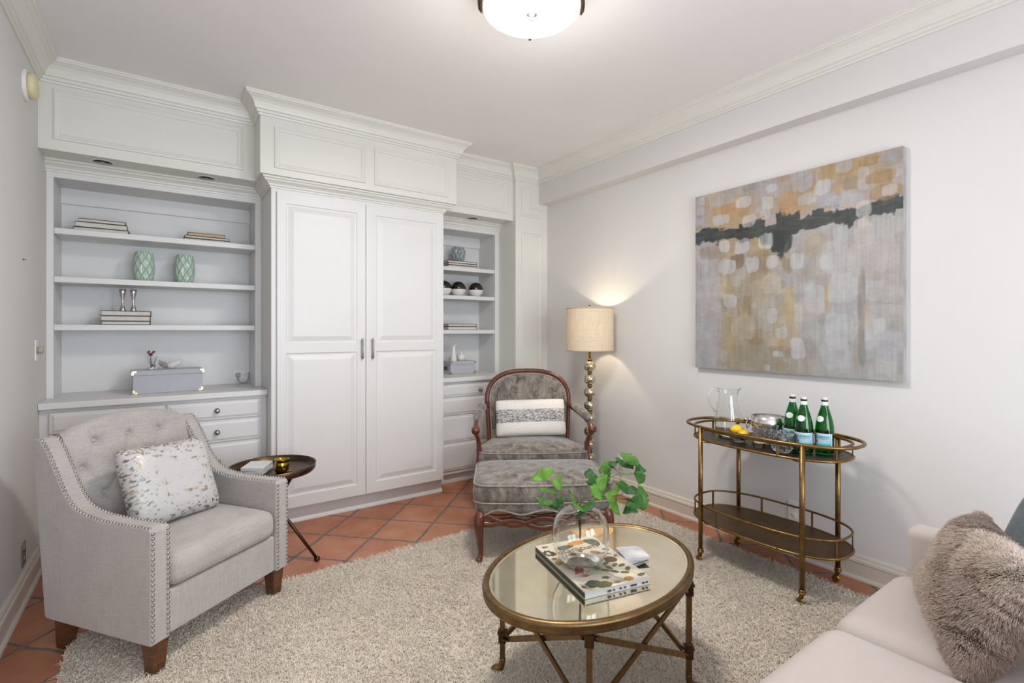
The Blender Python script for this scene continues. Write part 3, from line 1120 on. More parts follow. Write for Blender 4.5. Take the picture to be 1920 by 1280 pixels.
# narrow bookcase ornaments
for x, lb in ((2.170, 'half black half white ball mostly hidden by the wardrobe edge'), (2.325, 'half black half white ball, middle of three'), (2.520, 'half black half white ball, last of three towards the corner')):
    t = thing('two_tone_ball', lb, 'ornament', (x, 4.195, ZR2), 0, 'two-tone balls')
    R_ = 0.0735
    zc = 0.0705
    lo = [(max(1e-4, R_ * math.sin(a)), zc - R_ * math.cos(a)) for a in np.linspace(0.28, PI / 2 - 0.05, 12)]
    hi = [(max(1e-4, R_ * math.sin(a)), zc - R_ * math.cos(a)) for a in np.linspace(PI / 2 - 0.05, PI, 14)]
    lo = [(0.0001, lo[0][1])] + lo
    M = Matrix.Translation((0, 0, 0))
    MB().lathe(lo, 36, caps=False).obj('white_half', M_CERAM, t)
    MB().lathe(hi, 36, caps=False).obj('black_half', M_BLACK, t)
ZRB = 0.9345 + 0.1203
mb = MB().lathe([(0.0001, 0), (0.030, 0.0), (0.031, 0.004), (0.026, 0.05), (0.019, 0.10), (0.016, 0.125), (0.019, 0.145), (0.015, 0.146), (0.012, 0.12), (0.0001, 0.10)], 24)
b_ = Matrix.Translation((0.012, -0.004, 0.150))
mb.sphere((0.014, 0, 0.150), 0.009, 12, 8)
mb.tube([(0.020, 0, 0.150), (0.028, 0, 0.150), (0.033, 0, 0.149)], [0.004, 0.0025, 0.0005], 8)
mb.tube([(-0.014, 0, 0.140), (-0.017, 0, 0.152), (-0.022, 0, 0.162)], [0.004, 0.003, 0.001], 8)
tag(move(mb.obj('bottle_vase', M_CERAM), (2.255, 4.16, ZRB), -0.4), 'tall white ceramic vase with a bird-shaped lip', 'vase')
tag(move(MB().lathe([(0.0001, 0), (0.026, 0), (0.040, 0.016), (0.044, 0.036), (0.038, 0.056), (0.020, 0.068), (0.012, 0.072), (0.011, 0.080), (0.014, 0.088), (0.010, 0.088), (0.008, 0.07), (0.0001, 0.06)], 28).obj('squat_vase', M_CERAM), (2.352, 4.185, ZRB)),
    'squat round white ceramic vase beside the tall one', 'vase')

# ------------------------------------------------------------------ ceiling light
t = thing('ceiling_light', 'flush ceiling light with frosted glass bowl and bronze clips', 'ceiling light', (CEIL_L[0], CEIL_L[1], ZC))
g = G('lit_frosted_glass')
f = g.noise(g.coord(), 4, 2)
g.set(base=(0.95, 0.93, 0.86), rough=0.5, emit=g.ramp(f, [(0.2, (1.0, 0.93, 0.76)), (0.8, (1.0, 0.97, 0.86))]), estr=1.05)
M_LIT = g.m
R0 = 0.212
MB().lathe([(0.0001, -0.150), (0.06, -0.149), (0.12, -0.146), (0.17, -0.141), (0.196, -0.136), (0.203, -0.137), (R0, -0.130), (R0 + 0.001, -0.122), (R0 - 0.006, -0.118), (R0 - 0.008, -0.03), (R0 - 0.012, -0.02)], 64, caps=False).obj('glass_bowl', M_LIT, t)
MB().lathe([(0.17, -0.001), (0.17, -0.022), (0.205, -0.026), (0.205, -0.034), (0.150, -0.034), (0.0001, -0.034)], 48, caps=False).obj('ceiling_pan', M_BRONZE, t)
for k in range(3):
    a = 0.20 + k * 2 * PI / 3 - YAW
    a = [-YAW + 0.12, -YAW + PI - 0.05, -YAW + PI / 2][k]
    c, s = math.cos(a), math.sin(a)
    mb = MB()
    mb.tube([(c * r_, s * r_, z_) for r_, z_ in ((0.20, -0.028), (0.226, -0.040), (0.228, -0.09), (0.226, -0.118), (0.219, -0.134))], [0.011, 0.012, 0.011, 0.009, 0.005], 10)
    mb.obj('clip', M_BRONZE, t)
f_ = MB().lathe([(0.0001, -0.176), (0.008, -0.175), (0.010, -0.170), (0.009, -0.163), (0.012, -0.160), (0.022, -0.156), (0.023, -0.152), (0.010, -0.149)], 28).obj('finial', M_NICKEL, t)

# ------------------------------------------------------------------ floor lamp
t = thing('floor_lamp', 'floor lamp with stacked mercury glass balls and linen drum shade', 'floor lamp', (LAMP[0], LAMP[1], 0))
M_MERC = G('mercury_glass')
f = M_MERC.noise(M_MERC.coord(), 38, 5, 0.7)
M_MERC.set(base=M_MERC.ramp(f, [(0.35, s2l((120, 108, 78))), (0.55, s2l((206, 200, 178))), (0.75, s2l((236, 232, 218)))]), metal=0.9, rough=M_MERC.math('MULTIPLY', f, 0.3), coat=1.0, coat_rough=0.02)
M_MERC = M_MERC.m
MB().lathe([(0.0001, 0), (0.135, 0), (0.138, 0.010), (0.132, 0.018), (0.060, 0.026), (0.030, 0.045), (0.020, 0.060), (0.016, 0.155)], 40).obj('base', M_BRASS, t)
for k in range(9):
    z = 1.053 - k * 0.1065
    b = MB().sphere((0, 0, z), 0.0495, 28, 16, (1, 1, 0.93)).obj('glass_ball', M_MERC, t)
    MB().lathe([(0.012, z + 0.044), (0.020, z + 0.047), (0.021, z + 0.053), (0.020, z + 0.059), (0.012, z + 0.062)], 24).obj('collar', M_BRASS, b)
MB().tube([(0, 0, 1.10), (0, 0, 1.30)], 0.010, 14).obj('neck', M_BRASS_B, t)
mb = MB().tube([(0.0, 0, 1.30), (0.0, 0, 1.545)], 0.0035, 8)
mb.sphere((0, 0, 1.546), 0.011, 14, 8, (1, 1, 0.9))
for k in range(3):
    a = k * 2 * PI / 3
    mb.tube([(0, 0, 1.520), (0.192 * math.cos(a), 0.192 * math.sin(a), 1.526)], 0.002, 6)
mb.obj('finial', M_BRASS, t)
g = G('linen_shade')
f = g.math('ADD', g.math('MULTIPLY', g.noise(g.coord((300, 300, 12)), 1, 2), 0.5), g.math('MULTIPLY', g.noise(g.coord((20, 20, 300)), 1, 2), 0.5))
shc = g.ramp(f, [(0.3, s2l((196, 178, 152))), (0.7, s2l((226, 210, 186)))])
tr = g.n('ShaderNodeBsdfTranslucent')
g.link(shc, tr.inputs['Color'])
df = g.n('ShaderNodeBsdfDiffuse')
g.link(shc, df.inputs['Color'])
mx = g.n('ShaderNodeMixShader')
mx.inputs[0].default_value = 0.045
g.link(df.outputs[0], mx.inputs[1])
g.link(tr.outputs[0], mx.inputs[2])
g.link(mx.outputs[0], g.t.nodes['Material Output'].inputs['Surface'])
sh = MB().lathe([(0.1925, 1.182), (0.1915, 1.527)], 64, caps=False).obj('lamp_shade', g.m, t)
mb = MB()
for z in (1.183, 1.526):
    mb.lathe([(0.1905, z - 0.004), (0.194, z - 0.004), (0.194, z + 0.004), (0.1905, z + 0.004), (0.1905, z - 0.004)], 64, caps=False)
mb.obj('shade_edging', M_BOXG if False else paint('shade_edging', (188, 168, 140), 0.8), sh)
g = G('lit_bulb')
g.set(base=(1, 1, 1), emit=g.ramp(g.noise(g.coord(), 5, 1), [(0, (1.0, 0.80, 0.55)), (1, (1.0, 0.84, 0.60))]), estr=12.0)
MB().sphere((0, 0.0, 1.385), 0.028, 20, 12, (1, 1, 1.25)).obj('bulb', g.m, t)
pts = spline([(2.90, 2.93, 0.008), (3.00, 2.86, 0.006), (3.05, 2.78, 0.02), (3.065, 2.81, 0.14), (3.082, 2.83, 0.24)], 8)
tag(MB().tube(pts, 0.0035, 8).obj('lamp_cord', paint('clear_gold_cord', (176, 158, 120), 0.4)), 'thin lamp cord running up to the wall outlet', 'cord')

# ------------------------------------------------------------------ painting
def painting():
    PW, PH = 1.193, 1.190
    n = 330
    s = np.linspace(0, 1, n)
    S, T = np.meshgrid(s, s)
    w1 = vnoise(S * 9, T * 9, 3) - 0.5
    w2 = vnoise(S * 9 + 40, T * 9, 5) - 0.5
    Sw = S + 0.035 * w1
    Tw = T + 0.035 * w2
    top = np.array([186, 160, 124.])
    lil = np.array([178, 176, 182.])
    mid = np.array([166, 156, 138.])
    gry = np.array([176, 173, 170.])
    # base zones
    a = np.clip(vnoise(S * 7, T * 6, 11) * 1.8 - 0.4, 0, 1)[..., None]
    up = top * (1 - a) + lil * a
    streak = vnoise(S * 60, T * 3.5, 12)
    b = np.clip((0.62 - Sw) * 3.0 + (vnoise(S * 5, T * 3, 8) - 0.5) * 1.4, 0, 1)[..., None]
    lw = gry * (1 - b) + mid * b
    leftg = np.clip((0.17 - Sw) * 14, 0, 1)[..., None]
    lw = lw * (1 - leftg) + np.array([176, 174, 176.]) * leftg
    isup = np.clip((Tw - 0.75) * 30, 0, 1)[..., None]
    C = lw * (1 - isup) + up * isup
    # olive/brown streaks under the band on the left
    br = np.clip(1 - np.abs(Sw - 0.30) / 0.13, 0, 1) * np.clip(1 - np.abs(Tw - 0.36) / 0.34, 0, 1) * np.clip(streak * 2.2 - 0.5, 0, 1)
    C = C * (1 - 0.75 * br[..., None]) + np.array([138, 110, 70.]) * 0.75 * br[..., None]

    def stroke(C, cs, ct, hs, ht, col, al, sd):
        e1 = (vnoise(S * 70, T * 22, sd) - 0.5) * 0.5 + (vnoise(S * 16, T * 16, sd + 9) - 0.5) * 0.7
        d = (np.abs((S - cs) / hs) ** 3.2 + np.abs((T - ct) / ht) ** 3.2) ** (1 / 3.2) + e1 * 0.55
        m = np.clip((1.08 - d) * 6.5, 0, 1) * al
        m = m * (0.62 + 0.38 * vnoise(S * 90, T * 10, sd + 2))
        return C * (1 - m[..., None]) + np.array(col, dtype=float) * m[..., None]
    rr_ = np.random.default_rng(3)
    for i in range(230):
        cs, ct = rr_.uniform(0, 1), rr_.uniform(0, 1)
        hs, ht = rr_.uniform(0.015, 0.055), rr_.uniform(0.02, 0.10)
        if ct > 0.77:
            ht *= 0.5
            col = [(196, 158, 106), (180, 178, 184), (205, 196, 186), (172, 140, 98), (190, 172, 150), (150, 146, 140)][rr_.integers(6)]
        elif cs < 0.16:
            col = [(184, 180, 182), (168, 164, 164), (190, 186, 184)][rr_.integers(3)]
        elif cs < 0.55:
            col = [(178, 160, 124), (190, 184, 174), (160, 148, 124), (196, 172, 134), (150, 128, 94), (186, 180, 172)][rr_.integers(6)]
        else:
            col = [(192, 190, 190), (180, 176, 174), (200, 198, 196), (172, 160, 150), (190, 178, 168), (186, 184, 186)][rr_.integers(6)]
        C = stroke(C, cs, ct, hs, ht, col, 0.55, 900 + i)
    # dark band
    bs = [(-0.003, 0.765, 0.035), (0.182, 0.76, 0.034), (0.279, 0.75, 0.036), (0.382, 0.745, 0.052), (0.46, 0.71, 0.075), (0.50, 0.69, 0.085), (0.53, 0.735, 0.042), (0.609, 0.753, 0.036), (0.72, 0.752, 0.042), (0.80, 0.744, 0.040), (0.83, 0.744, 0.02),
          (0.887, 0.753, 0.030), (0.948, 0.759, 0.038), (1.003, 0.755, 0.038)]
    bc = np.interp(S, [q[0] for q in bs], [q[1] for q in bs])
    bh = np.interp(S, [q[0] for q in bs], [q[2] for q in bs])
    blk = np.floor(S * 17 + 0.6 * vnoise(S * 5, T * 9, 71)).astype(int)
    hv = np.random.default_rng(12).uniform(-1, 1, 64)
    hv2 = np.random.default_rng(13).uniform(0, 1, 64)
    bc = bc + 0.011 * hv[blk % 64]
    bh = bh * (0.72 + 0.5 * hv2[blk % 64])
    d = np.abs(T - bc + 0.010 * w2) / bh + (vnoise(S * 22, T * 90, 21) - 0.5) * 0.55 + (vnoise(S * 90, T * 40, 23) - 0.5) * 0.35
    m = np.clip((1.12 - d) * 5, 0, 1)[..., None] * (0.80 + 0.2 * vnoise(S * 30, T * 120, 24))[..., None]
    dk = np.array([52, 58, 56.]) + 18 * (vnoise(S * 14, T * 14, 22)[..., None] - 0.5) * np.array([0.6, 1.0, 1.0])
    C = C * (1 - m) + dk * m
    C = stroke(C, 0.505, 0.665, 0.045, 0.055, (54, 60, 60), 0.95, 77)
    C = stroke(C, 0.455, 0.70, 0.06, 0.035, (50, 58, 56), 0.9, 78)
    ST = [(0.044, 0.969, 0.021, 0.027, 190, 190, 195), (0.031, 0.912, 0.027, 0.024, 185, 188, 190), (0.169, 0.949, 0.074, 0.035, 185, 180, 180), (0.243, 0.892, 0.128, 0.029, 195, 155, 115), (0.291, 0.911, 0.044, 0.028, 205, 205, 208), (0.169, 0.838, 0.056, 0.033, 195, 197, 205), (0.326, 0.803, 0.043, 0.034, 200, 195, 195), (0.448, 0.95, 0.029, 0.024, 205, 205, 205), (0.426, 0.877, 0.034, 0.038, 200, 198, 195), (0.59, 0.945, 0.048, 0.047, 180, 180, 185), (0.684, 0.897, 0.04, 0.04, 195, 198, 202), (0.609, 0.855, 0.052, 0.03, 190, 188, 188), (0.531, 0.855, 0.044, 0.063, 190, 150, 100), (0.78, 0.976, 0.038, 0.033, 185, 188, 198), (0.702, 0.967, 0.04, 0.04, 175, 145, 95), (0.806, 0.892, 0.033, 0.034, 150, 135, 105), (0.851, 0.901, 0.024, 0.055, 190, 190, 196), (0.918, 0.892, 0.06, 0.028, 170, 130, 80), (0.948, 0.822, 0.07, 0.036, 175, 140, 90), (0.952, 0.826, 0.028, 0.027, 200, 195, 188), (0.948, 0.975, 0.034, 0.027, 165, 168, 180), (0.871, 0.97, 0.043, 0.022, 165, 130, 85), (0.772, 0.824, 0.091, 0.021, 180, 180, 188), (0.855, 0.764, 0.03, 0.036, 200, 200, 195), (0.702, 0.544, 0.034, 0.044, 200, 200, 200), (0.647, 0.63, 0.055, 0.061, 180, 165, 140), (0.764, 0.671, 0.037, 0.044, 195, 197, 200), (0.764, 0.604, 0.031, 0.044, 190, 190, 192), (0.918, 0.555, 0.067, 0.083, 190, 185, 182), (0.855, 0.639, 0.036, 0.055, 200, 192, 185), (0.855, 0.703, 0.023, 0.024, 205, 195, 185), (0.956, 0.668, 0.051, 0.035, 185, 180, 175), (0.256, 0.594, 0.047, 0.045, 110, 90, 70), (0.091, 0.661, 0.078, 0.047, 160, 145, 130), (0.182, 0.687, 0.033, 0.034, 205, 205, 208), (0.285, 0.67, 0.049, 0.043, 200, 200, 205), (0.415, 0.679, 0.049, 0.045, 205, 208, 208), (0.343, 0.562, 0.045, 0.045, 195, 200, 205), (0.2, 0.571, 0.051, 0.044, 195, 200, 210), (0.448, 0.572, 0.033, 0.038, 205, 200, 192), (0.57, 0.559, 0.031, 0.041, 190, 195, 200), (0.768, 0.527, 0.063, 0.067, 190, 188, 188), (0.772, 0.411, 0.067, 0.076, 195, 195, 195), (0.656, 0.379, 0.051, 0.075, 190, 190, 192), (0.219, 0.38, 0.037, 0.044, 190, 192, 195), (0.225, 0.322, 0.031, 0.034, 175, 170, 160), (0.448, 0.455, 0.052, 0.048, 190, 182, 170), (0.426, 0.294, 0.038, 0.052, 178, 172, 160), (0.448, 0.293, 0.026, 0.038, 195, 195, 195), (0.495, 0.208, 0.031, 0.031, 190, 190, 188), (0.57, 0.301, 0.034, 0.052, 195, 190, 180), (0.619, 0.128, 0.037, 0.06, 165, 158, 150), (0.57, 0.126, 0.037, 0.056, 200, 202, 202), (0.479, 0.098, 0.029, 0.017, 195, 200, 200), (0.764, 0.229, 0.071, 0.072, 190, 192, 196), (0.746, 0.112, 0.068, 0.087, 185, 186, 190), (0.887, 0.394, 0.038, 0.051, 190, 190, 188), (0.956, 0.408, 0.044, 0.071, 185, 183, 180), (0.91, 0.237, 0.025, 0.037, 200, 200, 198), (0.875, 0.135, 0.017, 0.047, 180, 182, 185), (0.948, 0.147, 0.059, 0.071, 178, 178, 182), (0.182, 0.242, 0.022, 0.04, 165, 160, 145), (0.182, 0.137, 0.022, 0.04, 165, 155, 140), (0.182, 0.073, 0.022, 0.04, 180, 175, 165), (0.531, 0.344, 0.025, 0.104, 190, 165, 115), (0.702, 0.376, 0.01, 0.079, 185, 165, 110), (0.847, 0.331, 0.016, 0.168, 150, 140, 132), (0.847, 0.144, 0.015, 0.103, 145, 138, 132), (0.871, 0.284, 0.016, 0.074, 200, 180, 160), (0.479, 0.038, 0.047, 0.027, 160, 150, 125), (0.421, 0.024, 0.021, 0.019, 185, 188, 185)]
    for i, (cs, ct, hs, ht, r_, g_, b_) in enumerate(ST):
        sat = max(r_, g_, b_) - min(r_, g_, b_)
        light = (r_ + g_ + b_) / 3 > 172 and sat < 24
        k = 1.03 if light else 1.0
        C = stroke(C, cs, ct, hs * 0.92, ht * 0.92, (min(255, r_ * k), min(255, g_ * k), min(255, b_ * k)), 0.82 if light else 0.7, 100 + i * 7)
    # canvas streaks, top and bottom
    C = C + (vnoise(S * 150, T * 9, 55)[..., None] - 0.5) * 12 + (vnoise(S * 60, T * 110, 57)[..., None] - 0.5) * 8 + (vnoise(S * 26, T * 26, 56)[..., None] - 0.5) * 14
    C = np.clip(C * 0.87 - 4, 10, 235)
    L = s2l_np(C)
    A = np.ones((n, n, 4))
    A[..., :3] = L
    x0, x1 = XR - 0.040, XR - 0.001
    y0, z0 = 2.100, 1.088
    verts = [(0, -float(S[j, i]) * PW, float(T[j, i]) * PH) for j in range(n) for i in range(n)]
    faces = [(j * n + i, j * n + i + 1, (j + 1) * n + i + 1, (j + 1) * n + i) for j in range(n - 1) for i in range(n - 1)]
    t = thing('painting', 'large square abstract painting in grey, ochre and black on canvas', 'painting', (x0, y0, z0))
    mb = MB()
    mb.v = verts
    mb.f = [tuple(reversed(f)) for f in faces]
    mb.sm = [False] * len(faces)
    mb.obj('painted_canvas', vcol('painted_canvas', 0.55, bump=0.15), t, cols=A.reshape(-1, 4), recalc=False)
    MB().box(0.0006, x1 - x0, -PW, 0, 0, PH).obj('stretched_edge', paint('canvas_edge', (160, 157, 155), 0.7, 0.15, 9), t)


painting()


# ------------------------------------------------------------------ strands (rug pile, fur)
def strands(name, base, nrm, lean, L, R, c0, c1, mat, parent=None, rings=3, sides=3, curl=0.0):
    N = len(base)
    tt = np.linspace(0, 1, rings + 1)
    ref = np.cross(nrm, RNG.normal(size=(N, 3)))
    ref /= np.linalg.norm(ref, axis=1)[:, None] + 1e-9
    side = np.cross(nrm, ref)
    V_ = []
    Cc = []
    ph = RNG.uniform(0, 2 * PI, N)[:, None]
    for k, t_ in enumerate(tt):
        p = base + nrm * (L * (t_ - 0.25 * t_ * t_))[:, None] + lean * (L * t_ ** 1.6)[:, None]
        if curl:
            p = p + curl * L[:, None] * t_ * (np.cos(ph + 4 * t_) * ref + np.sin(ph + 4 * t_) * side)
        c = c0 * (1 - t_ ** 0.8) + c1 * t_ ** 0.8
        if k == rings:
            V_.append(p[:, None, :])
            Cc.append(c[:, None, :])
        else:
            rr = (R * (1.0 - 0.45 * t_))[:, None]
            ring = np.stack([p + rr * (math.cos(2 * PI * s / sides) * ref + math.sin(2 * PI * s / sides) * side) for s in range(sides)], 1)
            V_.append(ring)
            Cc.append(np.repeat(c[:, None, :], sides, 1))
    V_ = np.concatenate(V_, 1)
    Cc = np.concatenate(Cc, 1)
    per = rings * sides + 1
    quads = []
    for k in range(rings - 1):
        for s in range(sides):
            s2 = (s + 1) % sides
            quads.append([k * sides + s, k * sides + s2, (k + 1) * sides + s2, (k + 1) * sides + s])
    tris = [[(rings - 1) * sides + s, (rings - 1) * sides + (s + 1) % sides, rings * sides] for s in range(sides)]
    off = (np.arange(N) * per)[:, None, None]
    q = (np.array(quads)[None] + off).reshape(-1)
    tr_ = (np.array(tris)[None] + off).reshape(-1)
    loops = np.concatenate([q, tr_]).astype(np.int32)
    nq, nt = N * len(quads), N * len(tris)
    starts = np.concatenate([np.arange(nq) * 4, nq * 4 + np.arange(nt) * 3]).astype(np.int32)
    me = bpy.data.meshes.new(name)
    me.vertices.add(N * per)
    me.vertices.foreach_set('co', V_.reshape(-1).astype(np.float32))
    me.loops.add(len(loops))
    me.loops.foreach_set('vertex_index', loops)
    me.polygons.add(nq + nt)
    me.polygons.foreach_set('loop_start', starts)
    me.polygons.foreach_set('use_smooth', np.ones(nq + nt, dtype=bool))
    me.update(calc_edges=True)
    ca = me.color_attributes.new('Col', 'FLOAT_COLOR', 'POINT')
    A = np.ones((N * per, 4), dtype=np.float32)
    A[:, :3] = Cc.reshape(-1, 3)
    ca.data.foreach_set('color', A.ravel())
    me.materials.append(mat)
    o = bpy.data.objects.new(name, me)
    COL.objects.link(o)
    if parent is not None:
        o.parent = parent
    return o


# ------------------------------------------------------------------ rug
RX0, RX1, RY0, RY1 = -0.33, 2.885, 0.42, 2.875
rug = thing('rug', 'cream shag rug covering most of the terracotta floor', 'rug', ((RX0 + RX1) / 2, (RY0 + RY1) / 2, 0))
MB().bbox(RX0, RX1, RY0, RY1, 0.0005, 0.006, 0.002).obj('backing', M_RUGB, rug, True)
N = 150000
hw, hd = (RX1 - RX0) / 2, (RY1 - RY0) / 2
bx = RNG.uniform(-hw, hw, N)
by = RNG.uniform(-hd, hd, N)
gx, gy = bx + rug.location.x, by + rug.location.y
base = np.stack([bx, by, np.full(N, 0.005)], 1)
clump = 2.0 * vnoise(gx * 9, gy * 9, 1) * PI + 6.0 * vnoise(gx * 75, gy * 75, 2) * PI
amp = 0.35 + 0.8 * vnoise(gx * 55, gy * 55, 4)
lean = np.stack([np.cos(clump) * amp, np.sin(clump) * amp, -0.15 * amp], 1) + RNG.normal(0, 0.35, (N, 3)) * [1, 1, 0.2]
nr = np.tile([0, 0, 1.0], (N, 1))
tone = 0.90 + 0.14 * vnoise(gx * 6, gy * 6, 6) + RNG.normal(0, 0.05, N)
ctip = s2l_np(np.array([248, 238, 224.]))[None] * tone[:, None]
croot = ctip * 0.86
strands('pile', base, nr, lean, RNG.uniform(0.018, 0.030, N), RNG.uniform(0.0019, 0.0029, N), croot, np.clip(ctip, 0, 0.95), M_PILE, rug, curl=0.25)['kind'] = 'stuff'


def nails(pts, out, step=0.0195, r=0.0068):
    """row of domed nailheads along a path; out = outward direction"""
    mb = MB()
    P = [Vector(p) for p in pts]
    acc = 0.0
    outv = Vector(out).normalized()
    q = outv.to_track_quat('Z', 'Y').to_matrix().to_4x4()
    d = 0
    for i in range(len(P) - 1):
        seg = (P[i + 1] - P[i]).length
        while acc <= seg:
            c = P[i].lerp(P[i + 1], acc / max(seg, 1e-9))
            mb.lathe([(r, 0.0), (r * 0.86, r * 0.42), (r * 0.5, r * 0.68), (0.0001, r * 0.76)], 10, Matrix.Translation(c) @ q, True, False)
            acc += step
        acc -= seg
    return mb


# ------------------------------------------------------------------ grey armchair
ANG = math.radians(36.5)
t = thing('armchair', 'grey linen tufted armchair with nailhead trim and dark wooden legs', 'armchair', (-0.037, 2.335, 0), ANG)
AW, AT = 0.705, 0.078
side = [(0.0, 0.14), (0.0, 0.572), (0.006, 0.584), (0.018, 0.588)]
side += [(p[0], p[1]) for p in spline([(0.10, 0.587, 0), (0.22, 0.586, 0), (0.31, 0.590, 0), (0.39, 0.603, 0), (0.455, 0.632, 0), (0.51, 0.690, 0), (0.558, 0.765, 0), (0.605, 0.835, 0), (0.645, 0.880, 0)], 5)]
side += [(0.660, 0.888), (0.690, 0.886), (0.700, 0.874), (0.620, 0.15), (0.612, 0.14)]
for k, x0 in enumerate((0.0, AW - AT)):
    mb = MB().prism(side, x0, x0 + AT, lambda a, b, h: (h, a, b), False)
    arm = mb.obj('arm', M_LINEN, t, bevel=0.007)
    top = side[3:-4]
    xo, xi = (x0 + 0.009, x0 + AT - 0.009)
    for x, s in ((xo, 0), (xi, 1)):
        # along the arm top (facing up-ish) and down the front panel
        for nm, seg in (('top', 0), ('front', 1)):
            if seg == 0:
                rows = [(x, a, b) for a, b in top]
                mbn = MB()
                acc = 0.0
                P = [Vector(p) for p in rows]
                for i in range(len(P) - 1):
                    L_ = (P[i + 1] - P[i]).length
                    tan = (P[i + 1] - P[i]).normalized()
                    nv_ = Vector((0, -tan.z, tan.y))
                    q = nv_.to_track_quat('Z', 'Y').to_matrix().to_4x4()
                    while acc <= L_:
                        c = P[i].lerp(P[i + 1], acc / L_)
                        mbn.lathe([(0.0066, 0.0), (0.0056, 0.0028), (0.0033, 0.0045), (0.0001, 0.005)], 10, Matrix.Translation(c) @ q, True, False)
                        acc += 0.0178
                    acc -= L_
                mbn.obj('nailhead_trim', M_NICKEL, arm)
            else:
                nails([(x, -0.0003, 0.570), (x, -0.0003, 0.150)], (0, -1, 0)).obj('nailhead_trim', M_NICKEL, arm)
MB().bbox(AT - 0.002, AW - AT + 0.002, 0.012, 0.60, 0.142, 0.318, 0.010, seg=3).obj('seat_base', M_LINEN, t)
# seat cushion
mb = MB().rbox(AW - 2 * AT - 0.004, 0.50, 0.135, 0.050, 0.018, 9)
mb.obj('seat_cushion', M_LINEN, t).location = (AW / 2, 0.240, 0.318)
BTN = [(0.19, 0.845), (0.335, 0.850), (0.48, 0.845), (0.125, 0.735), (0.262, 0.735), (0.405, 0.735), (0.550, 0.735), (0.19, 0.620), (0.335, 0.620), (0.48, 0.620)]


def back_front(a, b):
    x = AT - 0.006 + (AW - 2 * AT + 0.012) * a
    xc = (x - AW / 2) / (AW / 2 - AT)
    ztop = 0.882 + 0.064 * max(0.0, 1 - xc * xc) ** 0.8
    z = 0.40 + (ztop - 0.40) * min(1.0, b)
    y = 0.462 + (z - 0.40) * 0.345
    y -= 0.030 * (1 - abs(xc) ** 3)
    for px, pz in BTN:
        d = math.hypot(x - px, z - pz)
        y += 0.022 * math.exp(-(d / 0.018) ** 2) + 0.014 * math.exp(-(d / 0.05) ** 2)
    for (p, q) in CRE:
        (x1, z1), (x2, z2) = BTN[p], BTN[q]
        L2 = (x2 - x1) ** 2 + (z2 - z1) ** 2
        u_ = max(0, min(1, ((x - x1) * (x2 - x1) + (z - z1) * (z2 - z1)) / L2))
        d = math.hypot(x - x1 - u_ * (x2 - x1), z - z1 - u_ * (z2 - z1))
        y += 0.005 * math.exp(-(d / 0.007) ** 2)
    return x, y, z


CRE = [(0, 3), (0, 4), (1, 4), (1, 5), (2, 5), (2, 6), (3, 7), (4, 7), (4, 8), (5, 8), (5, 9), (6, 9)]
mb = MB()
nu, nv = 110, 90


def fnb(a, b):
    # b 0..0.8 front face, 0.8..1 rolls over the top to the rear
    if b <= 0.8:
        return back_front(a, b / 0.8)
    x, y, z = back_front(a, 1.0)
    q = (b - 0.8) / 0.2
    yr = 0.692
    return (x, y + (yr - y) * q, z + 0.018 * math.sin(PI * q) - 0.012 * q)


mb.grid(nu, nv, fnb, True)
for a_ in (0.0, 1.0):
    mb.grid(2, nv, lambda a, b: (fnb(a_, b) if a == 0 else (fnb(a_, b)[0], max(fnb(a_, b)[1], 0.60 + 0.09 * (fnb(a_, b)[2] - 0.2) / 0.7), fnb(a_, b)[2])), False)
mb.add([(AT, 0.612, 0.16), (AW - AT, 0.612, 0.16), (AW - AT, 0.688, 0.87), (AT, 0.688, 0.87)], [(0, 1, 2, 3)])
bk = mb.obj('backrest', M_LINEN, t)
for px, pz in BTN:
    # place on surface
    a = (px - AT + 0.006) / (AW - 2 * AT + 0.012)
    xc = (px - AW / 2) / (AW / 2 - AT)
    ztop = 0.882 + 0.064 * max(0.0, 1 - xc * xc) ** 0.8
    p = back_front(a, (pz - 0.40) / (ztop - 0.40))
    M = Matrix.Translation((p[0], p[1] - 0.007, p[2] + 0.002)) @ Matrix.Rotation(PI / 2 - 0.3, 4, 'X')
    MB().lathe([(0.0095, -0.002), (0.0105, 0.002), (0.009, 0.005), (0.005, 0.007), (0.0001, 0.0075)], 18, M).obj('tufting_button', M_LINEN, bk)
for x, y in ((0.050, 0.045), (AW - 0.050, 0.045), (0.055, 0.560), (AW - 0.055, 0.560)):
    mb = MB()
    a, b = 0.034, 0.023
    sy = 0.02 if y > 0.3 else 0.0
    v = [(x + sx * b, y + sy2 * b + sy, 0.0) for sx, sy2 in ((-1, -1), (1, -1), (1, 1), (-1, 1))] + [(x + sx * a, y + sy2 * a, 0.143) for sx, sy2 in ((-1, -1), (1, -1), (1, 1), (-1, 1))]
    mb.add(v, [(3, 2, 1, 0), (4, 5, 6, 7), (0, 1, 5, 4), (1, 2, 6, 5), (2, 3, 7, 6), (3, 0, 4, 7)])
    mb.obj('leg', M_LEGW, t, bevel=0.003)


def frame_mat(c, xa, up):
    x = Vector(xa).normalized()
    u = Vector(up)
    u = (u - x * u.dot(x)).normalized()
    n_ = x.cross(u)
    M = Matrix((x, u, n_)).transposed().to_4x4()
    M.translation = c
    return M


TA = Matrix.Translation((-0.037, 2.335, 0)) @ Matrix.Rotation(ANG, 4, 'Z')


